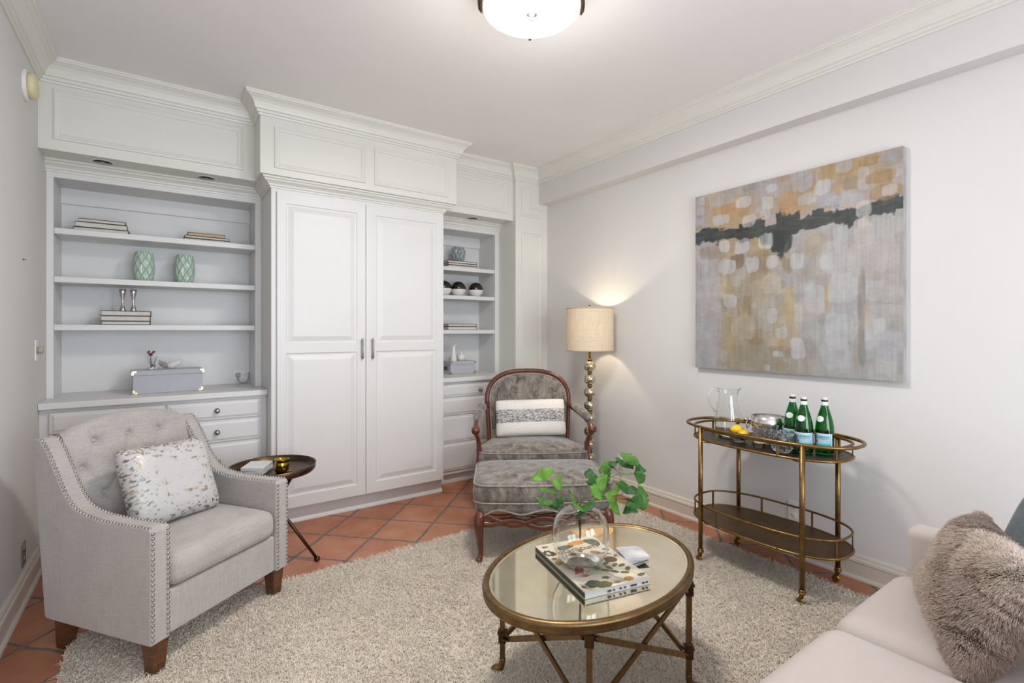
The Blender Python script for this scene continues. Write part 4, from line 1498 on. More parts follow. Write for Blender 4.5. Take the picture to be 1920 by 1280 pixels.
def throw_pillow(name, label, M, wd, ht, th, colfn, mat, n=60, pinch=0.07, pw=0.42, seed=0, lump=0.06, cat='pillow', piping=None):
    """pillow with vertex colours; M places it in the world"""
    mb = MB()
    us = pillow_mesh(mb, wd, ht, th, n, None, pinch=pinch, pw=pw, seed=seed, lump=lump)
    cols = None
    if colfn:
        uu = np.array([(u, w_) for w_ in us for u in us])
        c1_ = colfn(uu[:, 0], uu[:, 1], 0)
        c2_ = colfn(uu[:, 0], uu[:, 1], 1)
        cols = np.concatenate([c1_, c2_], 0)
    t_ = thing(name, label, cat, tuple(M.translation))
    t_.matrix_world = M
    t_.rotation_euler = M.to_euler()
    mb.obj('cover', mat, t_, cols=cols, recalc=False)
    if piping:
        loop = []
        f = pillow_verts(wd, ht, th, n, pinch=pinch, pw=pw)
        for k in range(24):
            loop.append(f(-1 + 2 * k / 24, -1, 1))
        for k in range(24):
            loop.append(f(1, -1 + 2 * k / 24, 1))
        for k in range(24):
            loop.append(f(1 - 2 * k / 24, 1, 1))
        for k in range(24):
            loop.append(f(-1, 1 - 2 * k / 24, 1))
        MB().tube(loop, 0.004, 8, True).obj('piping', piping, t_)
    return t_


def hide_cols(u, v, s):
    x, y = u * 3 + 5 * s, v * 3
    C = np.tile(np.array([190, 188, 188.]), (len(u), 1))
    p = np.clip((vnoise(x * 1.0 + 3, y * 1.0, 2) - 0.5) * 4, 0, 1)[:, None]
    C = C * (1 - 0.55 * p) + np.array([190, 187, 184.]) * 0.55 * p
    edge = np.maximum(np.abs(u), np.abs(v))
    nz = vnoise(x * 7, y * 9, 4) * 0.6 + vnoise(x * 15, y * 17, 6) * 0.4
    thr = 0.86 - 0.25 * np.clip((edge - 0.45) / 0.5, 0, 1) - 0.05 * vnoise(x, y, 9)
    m = np.clip((nz - thr) * 14, 0, 1)
    C = C * (1 - m[:, None]) + np.array([128, 120, 110.]) * m[:, None]
    foil = np.clip((vnoise(x * 2.6 + 9, y * 3.2 + 2, 5) * 0.7 + vnoise(x * 9, y * 9, 15) * 0.3 - 0.70) * 9, 0, 1)
    C = C * (1 - foil[:, None]) + np.array([196, 188, 170.]) * foil[:, None]
    A = np.ones((len(u), 4))
    A[:, :3] = s2l_np(np.clip(C, 0, 255))
    A[:, 3] = np.clip(0.9 * foil + 0.5 * m, 0, 1)
    return A


M_HIDE = vcol('speckled_metallic_hide', 0.45, metal_attr=True, bump=0.1)
M = TA @ frame_mat(Vector((0.352, 0.362, 0.642)), (1, 0, -0.045), (-0.17, 0.38, 0.90))
throw_pillow('throw_pillow', 'white speckled cowhide pillow with silver foil on the grey armchair', M, 0.425, 0.375, 0.15, hide_cols, M_HIDE, 130, 0.05, 0.45, 1.0, 0.05)

# ------------------------------------------------------------------ side table behind the armchair
t = thing('side_table', 'small round dark bronze tripod side table', 'side table', (0.530, 3.185, 0), -YAW)
MB().lathe([(0.0001, 0.528), (0.215, 0.528), (0.222, 0.532), (0.228, 0.552), (0.232, 0.560), (0.236, 0.560), (0.232, 0.530), (0.222, 0.518), (0.10, 0.510), (0.0001, 0.510)], 64).obj('tray_top', M_BRONZE, t)
for k in range(3):
    a = -0.05 + k * 2 * PI / 3
    c, s = math.cos(a), math.sin(a)
    # pairs of converging rods: top ring inward then splayed outward
    mb = MB().tube([(0.155 * math.cos(a + PI), 0.155 * math.sin(a + PI), 0.512), (0.02 * math.cos(a + PI), 0.02 * math.sin(a + PI), 0.330), (0.10 * c, 0.10 * s, 0.225), (0.262 * c, 0.262 * s, 0.018)], [0.013, 0.011, 0.010, 0.008], 12)
    mb.sphere((0.264 * c, 0.264 * s, 0.0155), 0.0155, 14, 8, (1.1, 1.1, 1.0))
    mb.obj('leg', M_BRONZE, t)
MB().lathe([(0.018, 0.322), (0.022, 0.330), (0.018, 0.338)], 20).obj('hub', M_BRASS_B, t)
ZT = 0.5283
RT = lambda x, y: (0.530 + x * math.cos(-YAW) - y * math.sin(-YAW), 3.185 + x * math.sin(-YAW) + y * math.cos(-YAW))
t = thing('brass_cup', 'polished brass candle cup with wide lip on the side table', 'cup', (*RT(0.072, -0.045), ZT))
MB().lathe([(0.0001, 0), (0.028, 0), (0.037, 0.012), (0.040, 0.034), (0.037, 0.056), (0.034, 0.066), (0.038, 0.073), (0.041, 0.078), (0.038, 0.079), (0.032, 0.068), (0.034, 0.05), (0.035, 0.02), (0.0001, 0.008)], 36).obj('cup_body', M_BRASS_B, t)
t = thing('trinket_dish', 'small flat brass dish with a round knob beside the brass cup', 'dish', (*RT(0.142, -0.095), ZT))
MB().lathe([(0.0001, 0.001), (0.034, 0.001), (0.038, 0.004), (0.036, 0.009), (0.018, 0.013), (0.006, 0.014), (0.004, 0.017)], 32).obj('dish_disc', M_BRASS_B, t)
MB().sphere((0, 0, 0.022), 0.0065, 14, 8).obj('knob', M_BRASS_B, t)
for k in range(2):
    p = RT(-0.075, -0.035)
    tag(move(MB().bbox(-0.062, 0.062, -0.075, 0.075, 0, 0.022, 0.003).obj('white_book', M_STONEW if k else M_PAGES), (p[0], p[1], ZT + 0.0003 + k * 0.0225), -YAW + 0.08 + 0.05 * k),
        ('white slab on top of the small stack on the side table', 'lower white slab on the side table')[1 - k], 'book', 'white slabs on the side table')

# ------------------------------------------------------------------ carved bergere chair and ottoman
FW = Vector((math.sin(YAW), math.cos(YAW), 0))
RW = Vector((math.cos(YAW), -math.sin(YAW), 0))
ROT = -YAW + 0.05


def cabriole(x, y, sx, sy, h, mb, s=1.0):
    pts = spline([(x, y, h), (x + sx * 0.012, y + sy * 0.012, h - 0.03), (x + sx * 0.020, y + sy * 0.020, h * 0.72), (x + sx * 0.006, y + sy * 0.006, h * 0.42), (x - sx * 0.004, y - sy * 0.004, h * 0.20), (x + sx * 0.004, y + sy * 0.004, h * 0.09), (x + sx * 0.016, y + sy * 0.016, 0.018), (x + sx * 0.020, y + sy * 0.020, 0.006)], 4)
    r = lerp_list([0.030, 0.032, 0.029, 0.021, 0.0155, 0.016, 0.023, 0.016], len(pts))
    mb.tube(pts, [q * s for q in r], 14)
    return mb


def soft_slab(name, outline_fn, z0, z1, crown, mat, parent, nu=72, nv=10, drop=None, edge=0.03):
    """cushion from closed outline(a)->(x,y); rounded sides and crowned top"""
    mb = MB()
    P = [Vector((*outline_fn(i / nu), 0)) for i in range(nu)]
    c = sum(P, Vector()) / nu
    h = z1 - z0
    rings = []
    # bottom centre, bottom edge, side profile, top rings
    prof = [(0.0, z0), (0.90, z0), (0.965, z0 + 0.02 * h), (0.995, z0 + 0.14 * h), (1.006, z0 + 0.35 * h), (1.01, z0 + 0.55 * h), (1.005, z0 + 0.75 * h), (0.993, z0 + 0.90 * h), (0.975, z1 - 0.02 * h)]
    for s_ in (0.955, 0.92, 0.87, 0.80, 0.70, 0.58, 0.44, 0.30, 0.15, 0.0):
        prof.append((s_, z1 + crown * (1 - s_ ** 2.6)))
    for s_, z in prof:
        for p in P:
            q = c + (p - c) * s_
            zz = z
            if drop and z < z0 + 0.05 * h:
                zz = z + drop(q.x, q.y)
            mb.v.append((q.x, q.y, zz))
    for j in range(len(prof) - 1):
        for i in range(nu):
            i2 = (i + 1) % nu
            mb.f.append((j * nu + i, j * nu + i2, (j + 1) * nu + i2, (j + 1) * nu + i))
            mb.sm.append(True)
    o = mb.obj(name, mat, parent)
    return o, P, c


def rrect(wf, wb, d, r=0.10, y0=0.0, bow=0.0):
    """rounded trapezoid outline: width wf at front (y0) and wb at back"""
    pts = []

    def corner(cx, cy, rr, a0):
        for k in range(7):
            a = a0 + (PI / 2) * k / 6
            pts.append((cx + rr * math.cos(a), cy + rr * math.sin(a)))
    corner(-wf / 2 + r, y0 + r, r, PI)
    n = 12
    for k in range(1, n):
        u_ = k / n
        x = -wf / 2 + r + (wf - 2 * r) * u_
        pts.append((x, y0 - bow * math.sin(PI * u_)))
    corner(wf / 2 - r, y0 + r, r, -PI / 2)
    corner(wb / 2 - r, y0 + d - r, r, 0)
    corner(-wb / 2 + r, y0 + d - r, r, PI / 2)
    m = len(pts)

    def f(a):
        # even arc-length sampling
        return sample(a)
    P = [Vector((*p, 0)) for p in pts]
    cum = [0.0]
    for i in range(m):
        cum.append(cum[-1] + (P[(i + 1) % m] - P[i]).length)

    def sample(a):
        s = a * cum[-1]
        i = max(0, min(m - 1, int(np.searchsorted(cum, s, 'right')) - 1))
        t_ = (s - cum[i]) / max(1e-9, cum[i + 1] - cum[i])
        q = P[i].lerp(P[(i + 1) % m], t_)
        return q.x, q.y
    return f


# chair
p = FW * 3.60 + RW * 0.160
t = thing('bergere_chair', 'carved walnut armchair in crushed grey velvet beside the floor lamp', 'armchair', (p.x, p.y, 0), ROT)
HB = 0.345


def bo(a):
    """back frame centre line, a 0..1 from lower left over the top to lower right -> (x,y,z)"""
    if a < 0.22:
        x, z = -0.318 - 0.022 * (a / 0.22), 0.40 + (0.36) * a / 0.22
    elif a > 0.78:
        x, z = 0.318 + 0.022 * ((1 - a) / 0.22), 0.40 + 0.36 * (1 - a) / 0.22
    else:
        th = PI * (1 - (a - 0.22) / 0.56)
        cx, sz = math.cos(th), math.sin(th)
        x = 0.340 * math.copysign(abs(cx) ** 0.78, cx)
        z = 0.76 + 0.245 * abs(sz) ** 0.80
    return (x, 0.50 + 0.15 * (z - 0.45), z)


fr = [bo(i / 80) for i in range(81)]
mb = MB().tube(fr, 0.021, 12, flat=0.8)
mb.obj('back_frame', M_CHERRY, t)
MB().tube([(q[0] * 1.0, q[1] - 0.017, q[2] + 0.004) for q in fr], 0.006, 8).obj('carved_bead', M_CHERRY, t)
# upholstered back panel
mb = MB()
nb = 60
cen = Vector((0, 0.54, 0.72))
ring = []
for i in range(nb + 1):
    ring.append(Vector(bo(i / nb)))
for s_ in (0.955, 0.93, 0.88, 0.78, 0.62, 0.42, 0.2, 0.0):
    for q in ring:
        v = cen + (q - cen) * s_
        mb.v.append((v.x, v.y - 0.010 - 0.030 * (1 - s_ ** 5), v.z))
m1 = nb + 1
for j in range(7):
    for i in range(nb):
        mb.f.append((j * m1 + i, j * m1 + i + 1, (j + 1) * m1 + i + 1, (j + 1) * m1 + i))
        mb.sm.append(True)
k = len(mb.v)
for q in ring:
    mb.v.append((q.x * 0.96, q.y + 0.012, 0.72 + (q.z - 0.72) * 0.96))
mb.f.append(tuple(range(k, k + nb + 1)))
mb.sm.append(False)
bkr = mb.obj('backrest', M_VELVET, t)
MB().tube([(cen.x + (q.x - cen.x) * 0.935, q.y - 0.022, cen.z + (q.z - cen.z) * 0.935) for q in ring], 0.0045, 8).obj('piping', velvet('pale_piping', (120, 116, 108), (168, 162, 152), 12), bkr)
# seat
ol = rrect(0.86, 0.66, 0.52, 0.11, 0.0, 0.02)
o, P, c = soft_slab('seat_cushion', ol, 0.340, 0.462, 0.045, M_VELVET, t)
MPIP = bpy.data.materials['pale_piping']
for z in (0.455, 0.352):
    MB().tube([(c.x + (q.x - c.x) * 0.992, c.y + (q.y - c.y) * 0.992, z) for q in P], 0.0045, 8, True).obj('piping', MPIP, o)
ol2 = rrect(0.84, 0.66, 0.54, 0.10, 0.0, 0.02)
soft_slab('seat_rail', ol2, 0.235, 0.345, 0.0, M_VELVET, t, drop=lambda x, y: 0.02 * math.cos(x * 16))
MB().tube([(*ol2(i / 60), 0.240 + 0.014 * math.cos(ol2(i / 60)[0] * 16)) for i in range(60)], 0.016, 10, True).obj('carved_apron', M_CHERRY, t)
for x, y, sx, sy in ((-0.36, 0.05, -1, -1), (0.36, 0.05, 1, -1), (-0.28, 0.48, -0.6, 1), (0.28, 0.48, 0.6, 1)):
    cabriole(x, y, sx, sy, 0.26, MB()).obj('leg', M_CHERRY, t)
for s in (-1, 1):
    arm = MB()
    arm.tube(spline([(s * 0.330, 0.535, 0.745), (s * 0.352, 0.46, 0.722), (s * 0.395, 0.32, 0.688), (s * 0.420, 0.16, 0.668), (s * 0.424, 0.04, 0.652), (s * 0.418, -0.005, 0.634)], 6),
             lerp_list([0.018, 0.020, 0.016, 0.016, 0.020, 0.022], 31), 12)
    arm.tube(spline([(s * 0.420, 0.000, 0.642), (s * 0.424, -0.010, 0.612), (s * 0.416, 0.020, 0.588), (s * 0.404, 0.050, 0.54), (s * 0.398, 0.055, 0.46), (s * 0.402, 0.050, 0.36), (s * 0.402, 0.050, 0.28)], 6),
             lerp_list([0.018, 0.021, 0.016, 0.017, 0.019, 0.021, 0.022], 37), 12)
    # scroll end
    arm.tube([(s * 0.396, -0.014, 0.628), (s * 0.448, -0.014, 0.628)], [0.024, 0.024], 18)
    arm.tube([(s * 0.392, -0.014, 0.628), (s * 0.452, -0.014, 0.628)], [0.010, 0.010], 12)
    ar = arm.obj('arm', M_CHERRY, t)
    MB().tube(spline([(s * 0.358, 0.44, 0.734), (s * 0.375, 0.38, 0.728), (s * 0.398, 0.28, 0.712), (s * 0.416, 0.16, 0.698), (s * 0.422, 0.09, 0.684)], 6), lerp_list([0.010, 0.028, 0.031, 0.030, 0.012], 25), 14, flat=1.1).obj('arm_pad', M_VELVET, ar)

# lumbar pillow
def stripe_cols(u, v, s):
    rowv = vnoise(u * 1.5 + 3, v * 60, 31)
    weave = vnoise(u * 40, v * 50, 3)
    C = np.tile(np.array([226, 220, 212.]), (len(u), 1)) * (0.95 + 0.06 * weave)[:, None]
    yy = v + 0.02 * (vnoise(u * 6, v * 0 + 1, 8) - 0.5)
    band = np.clip((0.37 - np.abs(yy - 0.06)) * 22, 0, 1)
    dash = 0.6 * vnoise(u * 30 + 17 * vnoise(u * 0, v * 40, 5), v * 48, 7) + 0.4 * vnoise(u * 70, v * 60, 17)
    dk = band * np.clip((dash - 0.42) * 6, 0, 1) * np.clip(0.5 + rowv, 0, 1)
    C = C * (1 - band[:, None] * 0.25) + np.array([150, 150, 154.]) * band[:, None] * 0.25
    C = C * (1 - dk[:, None]) + np.array([92, 92, 98.]) * dk[:, None]
    A = np.ones((len(u), 4))
    A[:, :3] = s2l_np(C)
    return A


TC = Matrix.Translation((p.x, p.y, 0)) @ Matrix.Rotation(ROT, 4, 'Z')
M = TC @ frame_mat(Vector((0.010, 0.405, 0.642)), (1, 0.0, 0.02), (0, 0.30, 0.95))
throw_pillow('lumbar_pillow', 'white lumbar pillow with charcoal woven band on the carved chair', M, 0.575, 0.300, 0.15, stripe_cols, vcol('woven_cotton', 0.9, bump=0.5), 120, 0.035, 0.40, 2.0, 0.06)

# ottoman
p = FW * 2.87 + RW * 0.190
t = thing('ottoman', 'crushed grey velvet ottoman on carved walnut cabriole legs', 'ottoman', (p.x, p.y, 0), ROT + 0.01)
ol = rrect(0.825, 0.80, 0.54, 0.075, 0.0, 0.02)
o, P, c = soft_slab('cushion', ol, 0.350, 0.455, 0.042, M_VELVET, t, nu=96)
for z in (0.452, 0.352):
    MB().tube([(c.x + (q.x - c.x) * 0.995, c.y + (q.y - c.y) * 0.995, z) for q in P], 0.0048, 8, True).obj('piping', MPIP, o)
ol2 = rrect(0.80, 0.78, 0.52, 0.07, 0.008, 0.02)


def scal(x, y):
    return 0.014 * math.cos(x * 2 * PI / 0.27) + 0.010 * math.cos((y - 0.27) * 2 * PI / 0.27) - 0.02 * math.exp(-((abs(x) - 0.37) / 0.05) ** 2)


soft_slab('skirt', ol2, 0.292, 0.355, 0.0, M_VELVET, t, nu=96, drop=scal)
MB().tube([(*ol2(i / 96), 0.290 + scal(*ol2(i / 96))) for i in range(96)], 0.005, 8, True).obj('piping', MPIP, t)
ap = MB()
for y in (0.022, 0.505):
    n = 40
    for sgn, amp_, off in ((1, 0.020, 0.238), (-1, 0.022, 0.222)):
        pts = []
        for i in range(n + 1):
            u_ = i / n
            x = -0.365 + 0.73 * u_
            z = off + sgn * amp_ * math.cos(2 * PI * 2 * u_) * (1.0) + 0.03 * (2 * u_ - 1) ** 4
            pts.append((x, y - 0.012 * math.sin(PI * u_), z))
        ap.tube(pts, 0.0175, 10, flat=0.7)
    ap.tube([(-0.37 + 0.74 * i / 20, y, 0.272 + 0.006 * math.cos(i)) for i in range(21)], 0.012, 8)
for x in (-0.372, 0.372):
    ap.tube([(x, 0.03 + 0.47 * i / 20, 0.245 + 0.02 * math.cos(2 * PI * i / 10)) for i in range(21)], 0.013, 8)
    ap.tube([(x, 0.03 + 0.47 * i / 20, 0.272) for i in range(21)], 0.012, 8)
ap.obj('carved_apron', M_CHERRY, t)
for x, y, sx, sy in ((-0.372, 0.035, -0.5, -1), (0.372, 0.035, 0.5, -1), (-0.372, 0.495, -0.5, 1), (0.372, 0.495, 0.5, 1)):
    cabriole(x, y, sx, sy, 0.292, MB()).obj('leg', M_CHERRY, t)


# ------------------------------------------------------------------ brass bar cart
CX, CY_ = 2.754, 1.444
t = thing('bar_cart', 'oval antique brass bar cart with two galleried shelves', 'bar cart', (CX, CY_, 0))


def sup(a, b, n_, k, N_=96):
    th = 2 * PI * k / N_
    c, s = math.cos(th), math.sin(th)
    return (b * math.copysign(abs(c) ** (2 / n_), c), a * math.copysign(abs(s) ** (2 / n_), s))


NE = 2.6
TZ, BZ = 0.715, 0.245
for nm, z, rz_, railz, mat in (('top_tray', TZ, 0.0075, 0.778, M_TRAYD), ('bottom_tray', BZ, 0.006, 0.332, M_TRAY)):
    loop = [sup(0.41, 0.220, NE, k) for k in range(96)]
    mb = MB().prism([(q[0] * 0.985, q[1] * 0.985) for q in loop], z - 0.006, z)
    tr_ = mb.obj(nm, mat, t)
    MB().tube([(q[0], q[1], z - 0.002) for q in loop], 0.0068, 10, True).obj('rim', M_BRASS, tr_)
    rl = [sup(0.405, 0.224, NE, k) for k in range(96)]
    MB().tube([(q[0], q[1], railz) for q in rl], rz_, 10, True).obj('gallery_rail', M_BRASS, tr_)
    for k in (4, 19, 29, 43, 53, 67, 77, 92):
        q = rl[k]
        MB().bar((q[0], q[1], z), (q[0], q[1], railz), 0.011, 0.005, up=(q[0], q[1], 0)).obj('gallery_post', M_BRASS, tr_)
MB().tube([(*sup(0.458, 0.228, NE, k), 0.787) for k in range(96)], 0.0085, 12, True).obj('handle_rail', M_BRASS, t)
for sx in (-1, 1):
    for sy in (-1, 1):
        x, y = sx * 0.199, sy * 0.280
        mb = MB().tube([(x, y, 0.070), (x, y, 0.785)], 0.0125, 16)
        mb.lathe([(0.0125, 0.068), (0.016, 0.072), (0.016, 0.080), (0.0125, 0.083)], 16, Matrix.Translation((x, y, 0)))
        l = mb.obj('leg', M_BRASS, t)
        c = MB().lathe([(0.0001, 0.070), (0.017, 0.070), (0.018, 0.064), (0.014, 0.058), (0.0001, 0.057)], 16, Matrix.Translation((x, y, 0)))
        for s in (-1, 1):
            c.bar((x + 0.010 * s, y, 0.060), (x + 0.010 * s, y + 0.012, 0.020), 0.003, 0.014, up=(0, 1, 0))
        c.obj('caster_fork', M_BRASS, l)
        Mw = Matrix.Translation((x - 0.0065, y + 0.010, 0.0195)) @ Matrix.Rotation(PI / 2, 4, 'Y')
        MB().lathe([(0.006, 0), (0.0175, 0.0), (0.0195, 0.003), (0.0195, 0.010), (0.0175, 0.013), (0.006, 0.013)], 24, Mw).obj('wheel', M_BRASS_B, l)
        for z in (TZ, BZ):
            q = sup(0.41, 0.220, NE, {(1, 1): 12, (-1, 1): 36, (-1, -1): 60, (1, -1): 84}[(sx, sy)])
            MB().tube(spline([(x, y, z - 0.008), (x * 0.96, y - sy * 0.03, z - 0.014), (x * 0.80, y - sy * 0.075, z - 0.012), (x * 0.6, y - sy * 0.09, z - 0.006)], 5), 0.0035, 8).obj('bracket', M_BRASS, l)

ZCT = TZ + 0.0003
# glass pitcher
t = thing('glass_pitcher', 'tall clear glass pitcher with looped handle on the bar cart', 'pitcher', (2.758, 1.675, ZCT), -YAW)
H_ = 0.285
outer = [(0.0001, 0.0), (0.046, 0.0), (0.054, 0.004), (0.064, 0.02), (0.076, 0.055), (0.0795, 0.088), (0.075, 0.13), (0.065, 0.175), (0.055, 0.215), (0.0505, 0.245), (0.052, 0.268), (0.0565, 0.282), (0.0572, 0.2845), (0.0574, 0.2850)]
inner = [(0.0562, 0.2850), (0.0558, 0.2845), (0.0550, 0.282), (0.0500, 0.268), (0.0484, 0.245), (0.0528, 0.215), (0.0625, 0.175), (0.0725, 0.13), (0.077, 0.088), (0.0735, 0.055), (0.061, 0.025), (0.045, 0.016), (0.0001, 0.014)]
mb = MB().lathe(outer + inner, 48)
v2 = []
for x, y, z in mb.v:
    k = max(0.0, (z - 0.24) / 0.045)
    a = math.atan2(y, x)
    sp = math.exp(-(a / 0.35) ** 2) * k ** 1.6
    v2.append((x * (1 + 0.42 * sp), y, z + 0.006 * sp))
mb.v = v2
mb.obj('pitcher_body', M_GLASS, t)
MB().tube(spline([(-0.054, 0, 0.268), (-0.072, 0, 0.283), (-0.100, 0, 0.272), (-0.116, 0, 0.235), (-0.110, 0, 0.19), (-0.088, 0, 0.155), (-0.072, 0, 0.140), (-0.077, 0, 0.125)], 7), lerp_list([0.006, 0.0065, 0.0065, 0.0065, 0.0065, 0.007, 0.009, 0.005], 50), 12).obj('handle', M_GLASS, t)

# ice bucket
t = thing('ice_bucket', 'hammered silver ice bucket with ball and ring handles', 'ice bucket', (2.785, 1.452, ZCT), -YAW - 0.75)
g = G('hammered_silver')
vo = g.n('ShaderNodeTexVoronoi')
vo.inputs['Scale'].default_value = 36
g.link(g.coord(), vo.inputs['Vector'])
g.set(base=g.ramp(vo.outputs['Distance'], [(0, (0.62, 0.60, 0.58)), (1, (0.75, 0.73, 0.70))]), metal=1.0, rough=0.20)
g.bump(vo.outputs['Distance'], 0.35, 0.004)
MB().lathe([(0.0001, 0.0), (0.072, 0.0), (0.076, 0.004), (0.079, 0.03), (0.083, 0.094), (0.0865, 0.102), (0.0885, 0.150), (0.086, 0.151), (0.083, 0.102), (0.073, 0.012), (0.0001, 0.008)], 56).obj('bucket_body', g.m, t)
g = G('studded_silver')
cc = g.coord()
ch = g.n('ShaderNodeTexVoronoi')
ch.inputs['Scale'].default_value = 150
g.link(cc, ch.inputs['Vector'])
g.set(base=g.ramp(ch.outputs['Distance'], [(0.1, (0.74, 0.70, 0.66)), (0.5, (0.06, 0.05, 0.05))]), metal=1.0, rough=0.25)
mb = MB()
for j in range(11):
    z = 0.022 + j * 0.0068
    r = 0.0795 + 0.0045 * (z - 0.03) / 0.07
    for k in range(64):
        a = 2 * PI * (k + 0.5 * (j % 2)) / 64
        mb.sphere((r * math.cos(a), r * math.sin(a), z), 0.0028, 6, 4)
mb.obj('studded_band', M_CHROME, t)
MB().lathe([(0.0782, 0.017), (0.0795, 0.018), (0.0838, 0.097), (0.082, 0.098)], 48, caps=False).obj('band_ground', M_DARK, t)
for s in (-1, 1):
    mb = MB().tube([(s * 0.086, 0, 0.118), (s * 0.112, 0, 0.118)], 0.006, 12)
    mb.sphere((s * 0.116, 0, 0.119), 0.0125, 16, 10)
    mb.sphere((s * 0.094, 0, 0.119), 0.009, 14, 8)
    h = mb.obj('handle_knob', M_CHROME, t)
    MB().tube([(s * 0.106, 0.024 * math.sin(a), 0.094 - 0.024 * math.cos(a)) for a in [2 * PI * k / 28 for k in range(28)]], 0.0032, 8, True).obj('handle_ring', M_CHROME, h)

# bottles
M_LBL = paint('label_sky_blue', (168, 210, 224), 0.5, 0.06, 30)
M_LBLW = paint('label_white', (226, 232, 232), 0.5)
M_INK = paint('label_navy_ink', (28, 48, 74), 0.5)
M_STAR = paint('label_red', (196, 40, 42), 0.5)
M_TEAL = paint('label_teal', (70, 176, 178), 0.5)
M_CAP = paint('bottle_cap_silver', (214, 204, 198), 0.3)


def wrap(mb, verts, faces, R, zc, ac, flip=False):
    v = [((R + z) * math.cos(ac + x / R), (R + z) * math.sin(ac + x / R), zc + y) for x, y, z in verts]
    mb.add(v, faces)


def curved_patch(R, a0, a1, z0, z1, n=18):
    mb = MB()
    mb.grid(n, 2, lambda a, b: (R * math.cos(a0 + (a1 - a0) * a), R * math.sin(a0 + (a1 - a0) * a), z0 + (z1 - z0) * b), True)
    return mb


def bottle(label, loc, rz):
    t = thing('water_bottle', label, 'bottle', loc, rz, 'green sparkling water bottles')
    o = [(0.0001, 0.004), (0.030, 0.0), (0.039, 0.002), (0.0425, 0.008), (0.043, 0.02), (0.043, 0.118), (0.0415, 0.145), (0.036, 0.175), (0.028, 0.205), (0.020, 0.232), (0.0155, 0.250), (0.0145, 0.268), (0.016, 0.270), (0.016, 0.276), (0.0145, 0.278), (0.0145, 0.284)]
    i_ = [(0.0120, 0.2838), (0.012, 0.25), (0.0175, 0.230), (0.0255, 0.204), (0.0335, 0.174), (0.039, 0.144), (0.0405, 0.118), (0.0405, 0.02), (0.034, 0.008), (0.0001, 0.010)]
    MB().lathe(o + i_, 40).obj('bottle_glass', M_BOTTLE, t)
    MB().lathe([(0.0150, 0.2715), (0.0154, 0.273), (0.0154, 0.287), (0.0145, 0.289), (0.0001, 0.2895)], 28).obj('cap', M_CAP, t)
    MB().lathe([(0.0160, 0.247), (0.0156, 0.256), (0.0154, 0.267)], 28, caps=False).obj('neck_label', M_LBLW, t)
    R = 0.0434
    A0 = -PI / 2
    lb = curved_patch(R, A0 - 1.35, A0 + 1.35, 0.030, 0.108, 30).obj('label', M_LBLW, t)
    curved_patch(R + 0.0004, A0 - 1.27, A0 + 1.27, 0.034, 0.104, 30).obj('label_field', M_LBL, lb)
    curved_patch(R + 0.0006, A0 - 0.3, A0 + 1.15, 0.040, 0.056, 20).obj('label_scene', M_TEAL, lb)
    v, f = text_geo('S.PELLEGRINO', 0.0135, 0.0002, spacing=1.02)
    mb = MB()
    wrap(mb, v, f, R + 0.0009, 0.086, A0)
    mb.obj('lettering', M_INK, lb)
    # small line and star
    v, f = text_geo('SPARKLING NATURAL MINERAL WATER', 0.0042, 0.0001)
    mb = MB()
    wrap(mb, v, f, R + 0.0009, 0.079, A0)
    mb.obj('small_lettering', M_INK, lb)
    st = [(0.0075 * (1 if k % 2 == 0 else 0.42) * math.sin(k * PI / 5), 0.0075 * (1 if k % 2 == 0 else 0.42) * math.cos(k * PI / 5), 0) for k in range(10)]
    mb = MB()
    wrap(mb, [(x - 0.014, y, z) for x, y, z in st], [tuple(range(9, -1, -1))], R + 0.0010, 0.066, A0)
    mb.obj('star', M_STAR, lb)
    # oval shoulder label
    mb = MB()
    n = 28
    vs = []
    for ring_ in (0.0, 0.2, 0.4, 0.6, 0.8, 1.0):
        for k in range(n):
            a = 2 * PI * k / n
            x, z = 0.019 * ring_ * math.cos(a), 0.180 + 0.015 * ring_ * math.sin(a)
            Rz = float(np.interp(z, [q[1] for q in o], [q[0] for q in o])) + 0.0014
            aa = A0 - 0.12 + x / Rz
            vs.append((Rz * math.cos(aa), Rz * math.sin(aa), z))
    mb.add(vs, [(q_ * n + k, q_ * n + (k + 1) % n, (q_ + 1) * n + (k + 1) % n, (q_ + 1) * n + k) for q_ in range(5) for k in range(n)])
    mb.obj('shoulder_label', M_LBLW, t)
    return t


bottle('green sparkling water bottle at the rear of the left pair', (2.772, 1.312, ZCT), -1.46)
bottle('green sparkling water bottle at the front of the left pair', (2.722, 1.232, ZCT), -1.40)
bottle('green sparkling water bottle standing alone nearest the cart end', (2.782, 1.158, ZCT), -1.68)

# lemons in crystal bowl, tumbler, votive cup
t = thing('crystal_bowl', 'low cut crystal bowl holding lemons on the bar cart', 'bowl', (2.680, 1.560, ZCT), 0.3)
mb = MB()
prof = [(0.0001, 0.0), (0.028, 0.0), (0.034, 0.006), (0.050, 0.026), (0.066, 0.052), (0.064, 0.054), (0.048, 0.032), (0.030, 0.012), (0.0001, 0.008)]
mb.lathe(prof, 20, smooth=False)
mb.v = [(x * (1 + 0.05 * math.cos(10 * math.atan2(y, x)) * (z > 0.02)), y * (1 + 0.05 * math.cos(10 * math.atan2(y, x)) * (z > 0.02)), z + 0.004 * math.cos(5 * math.atan2(y, x)) * (z > 0.04)) for x, y, z in mb.v]
mb.obj('bowl_glass', M_CRYSTAL, t)
M_LEM = paint('lemon_peel', (236, 190, 34), 0.42, 0.06, 30, 0.4, 160)


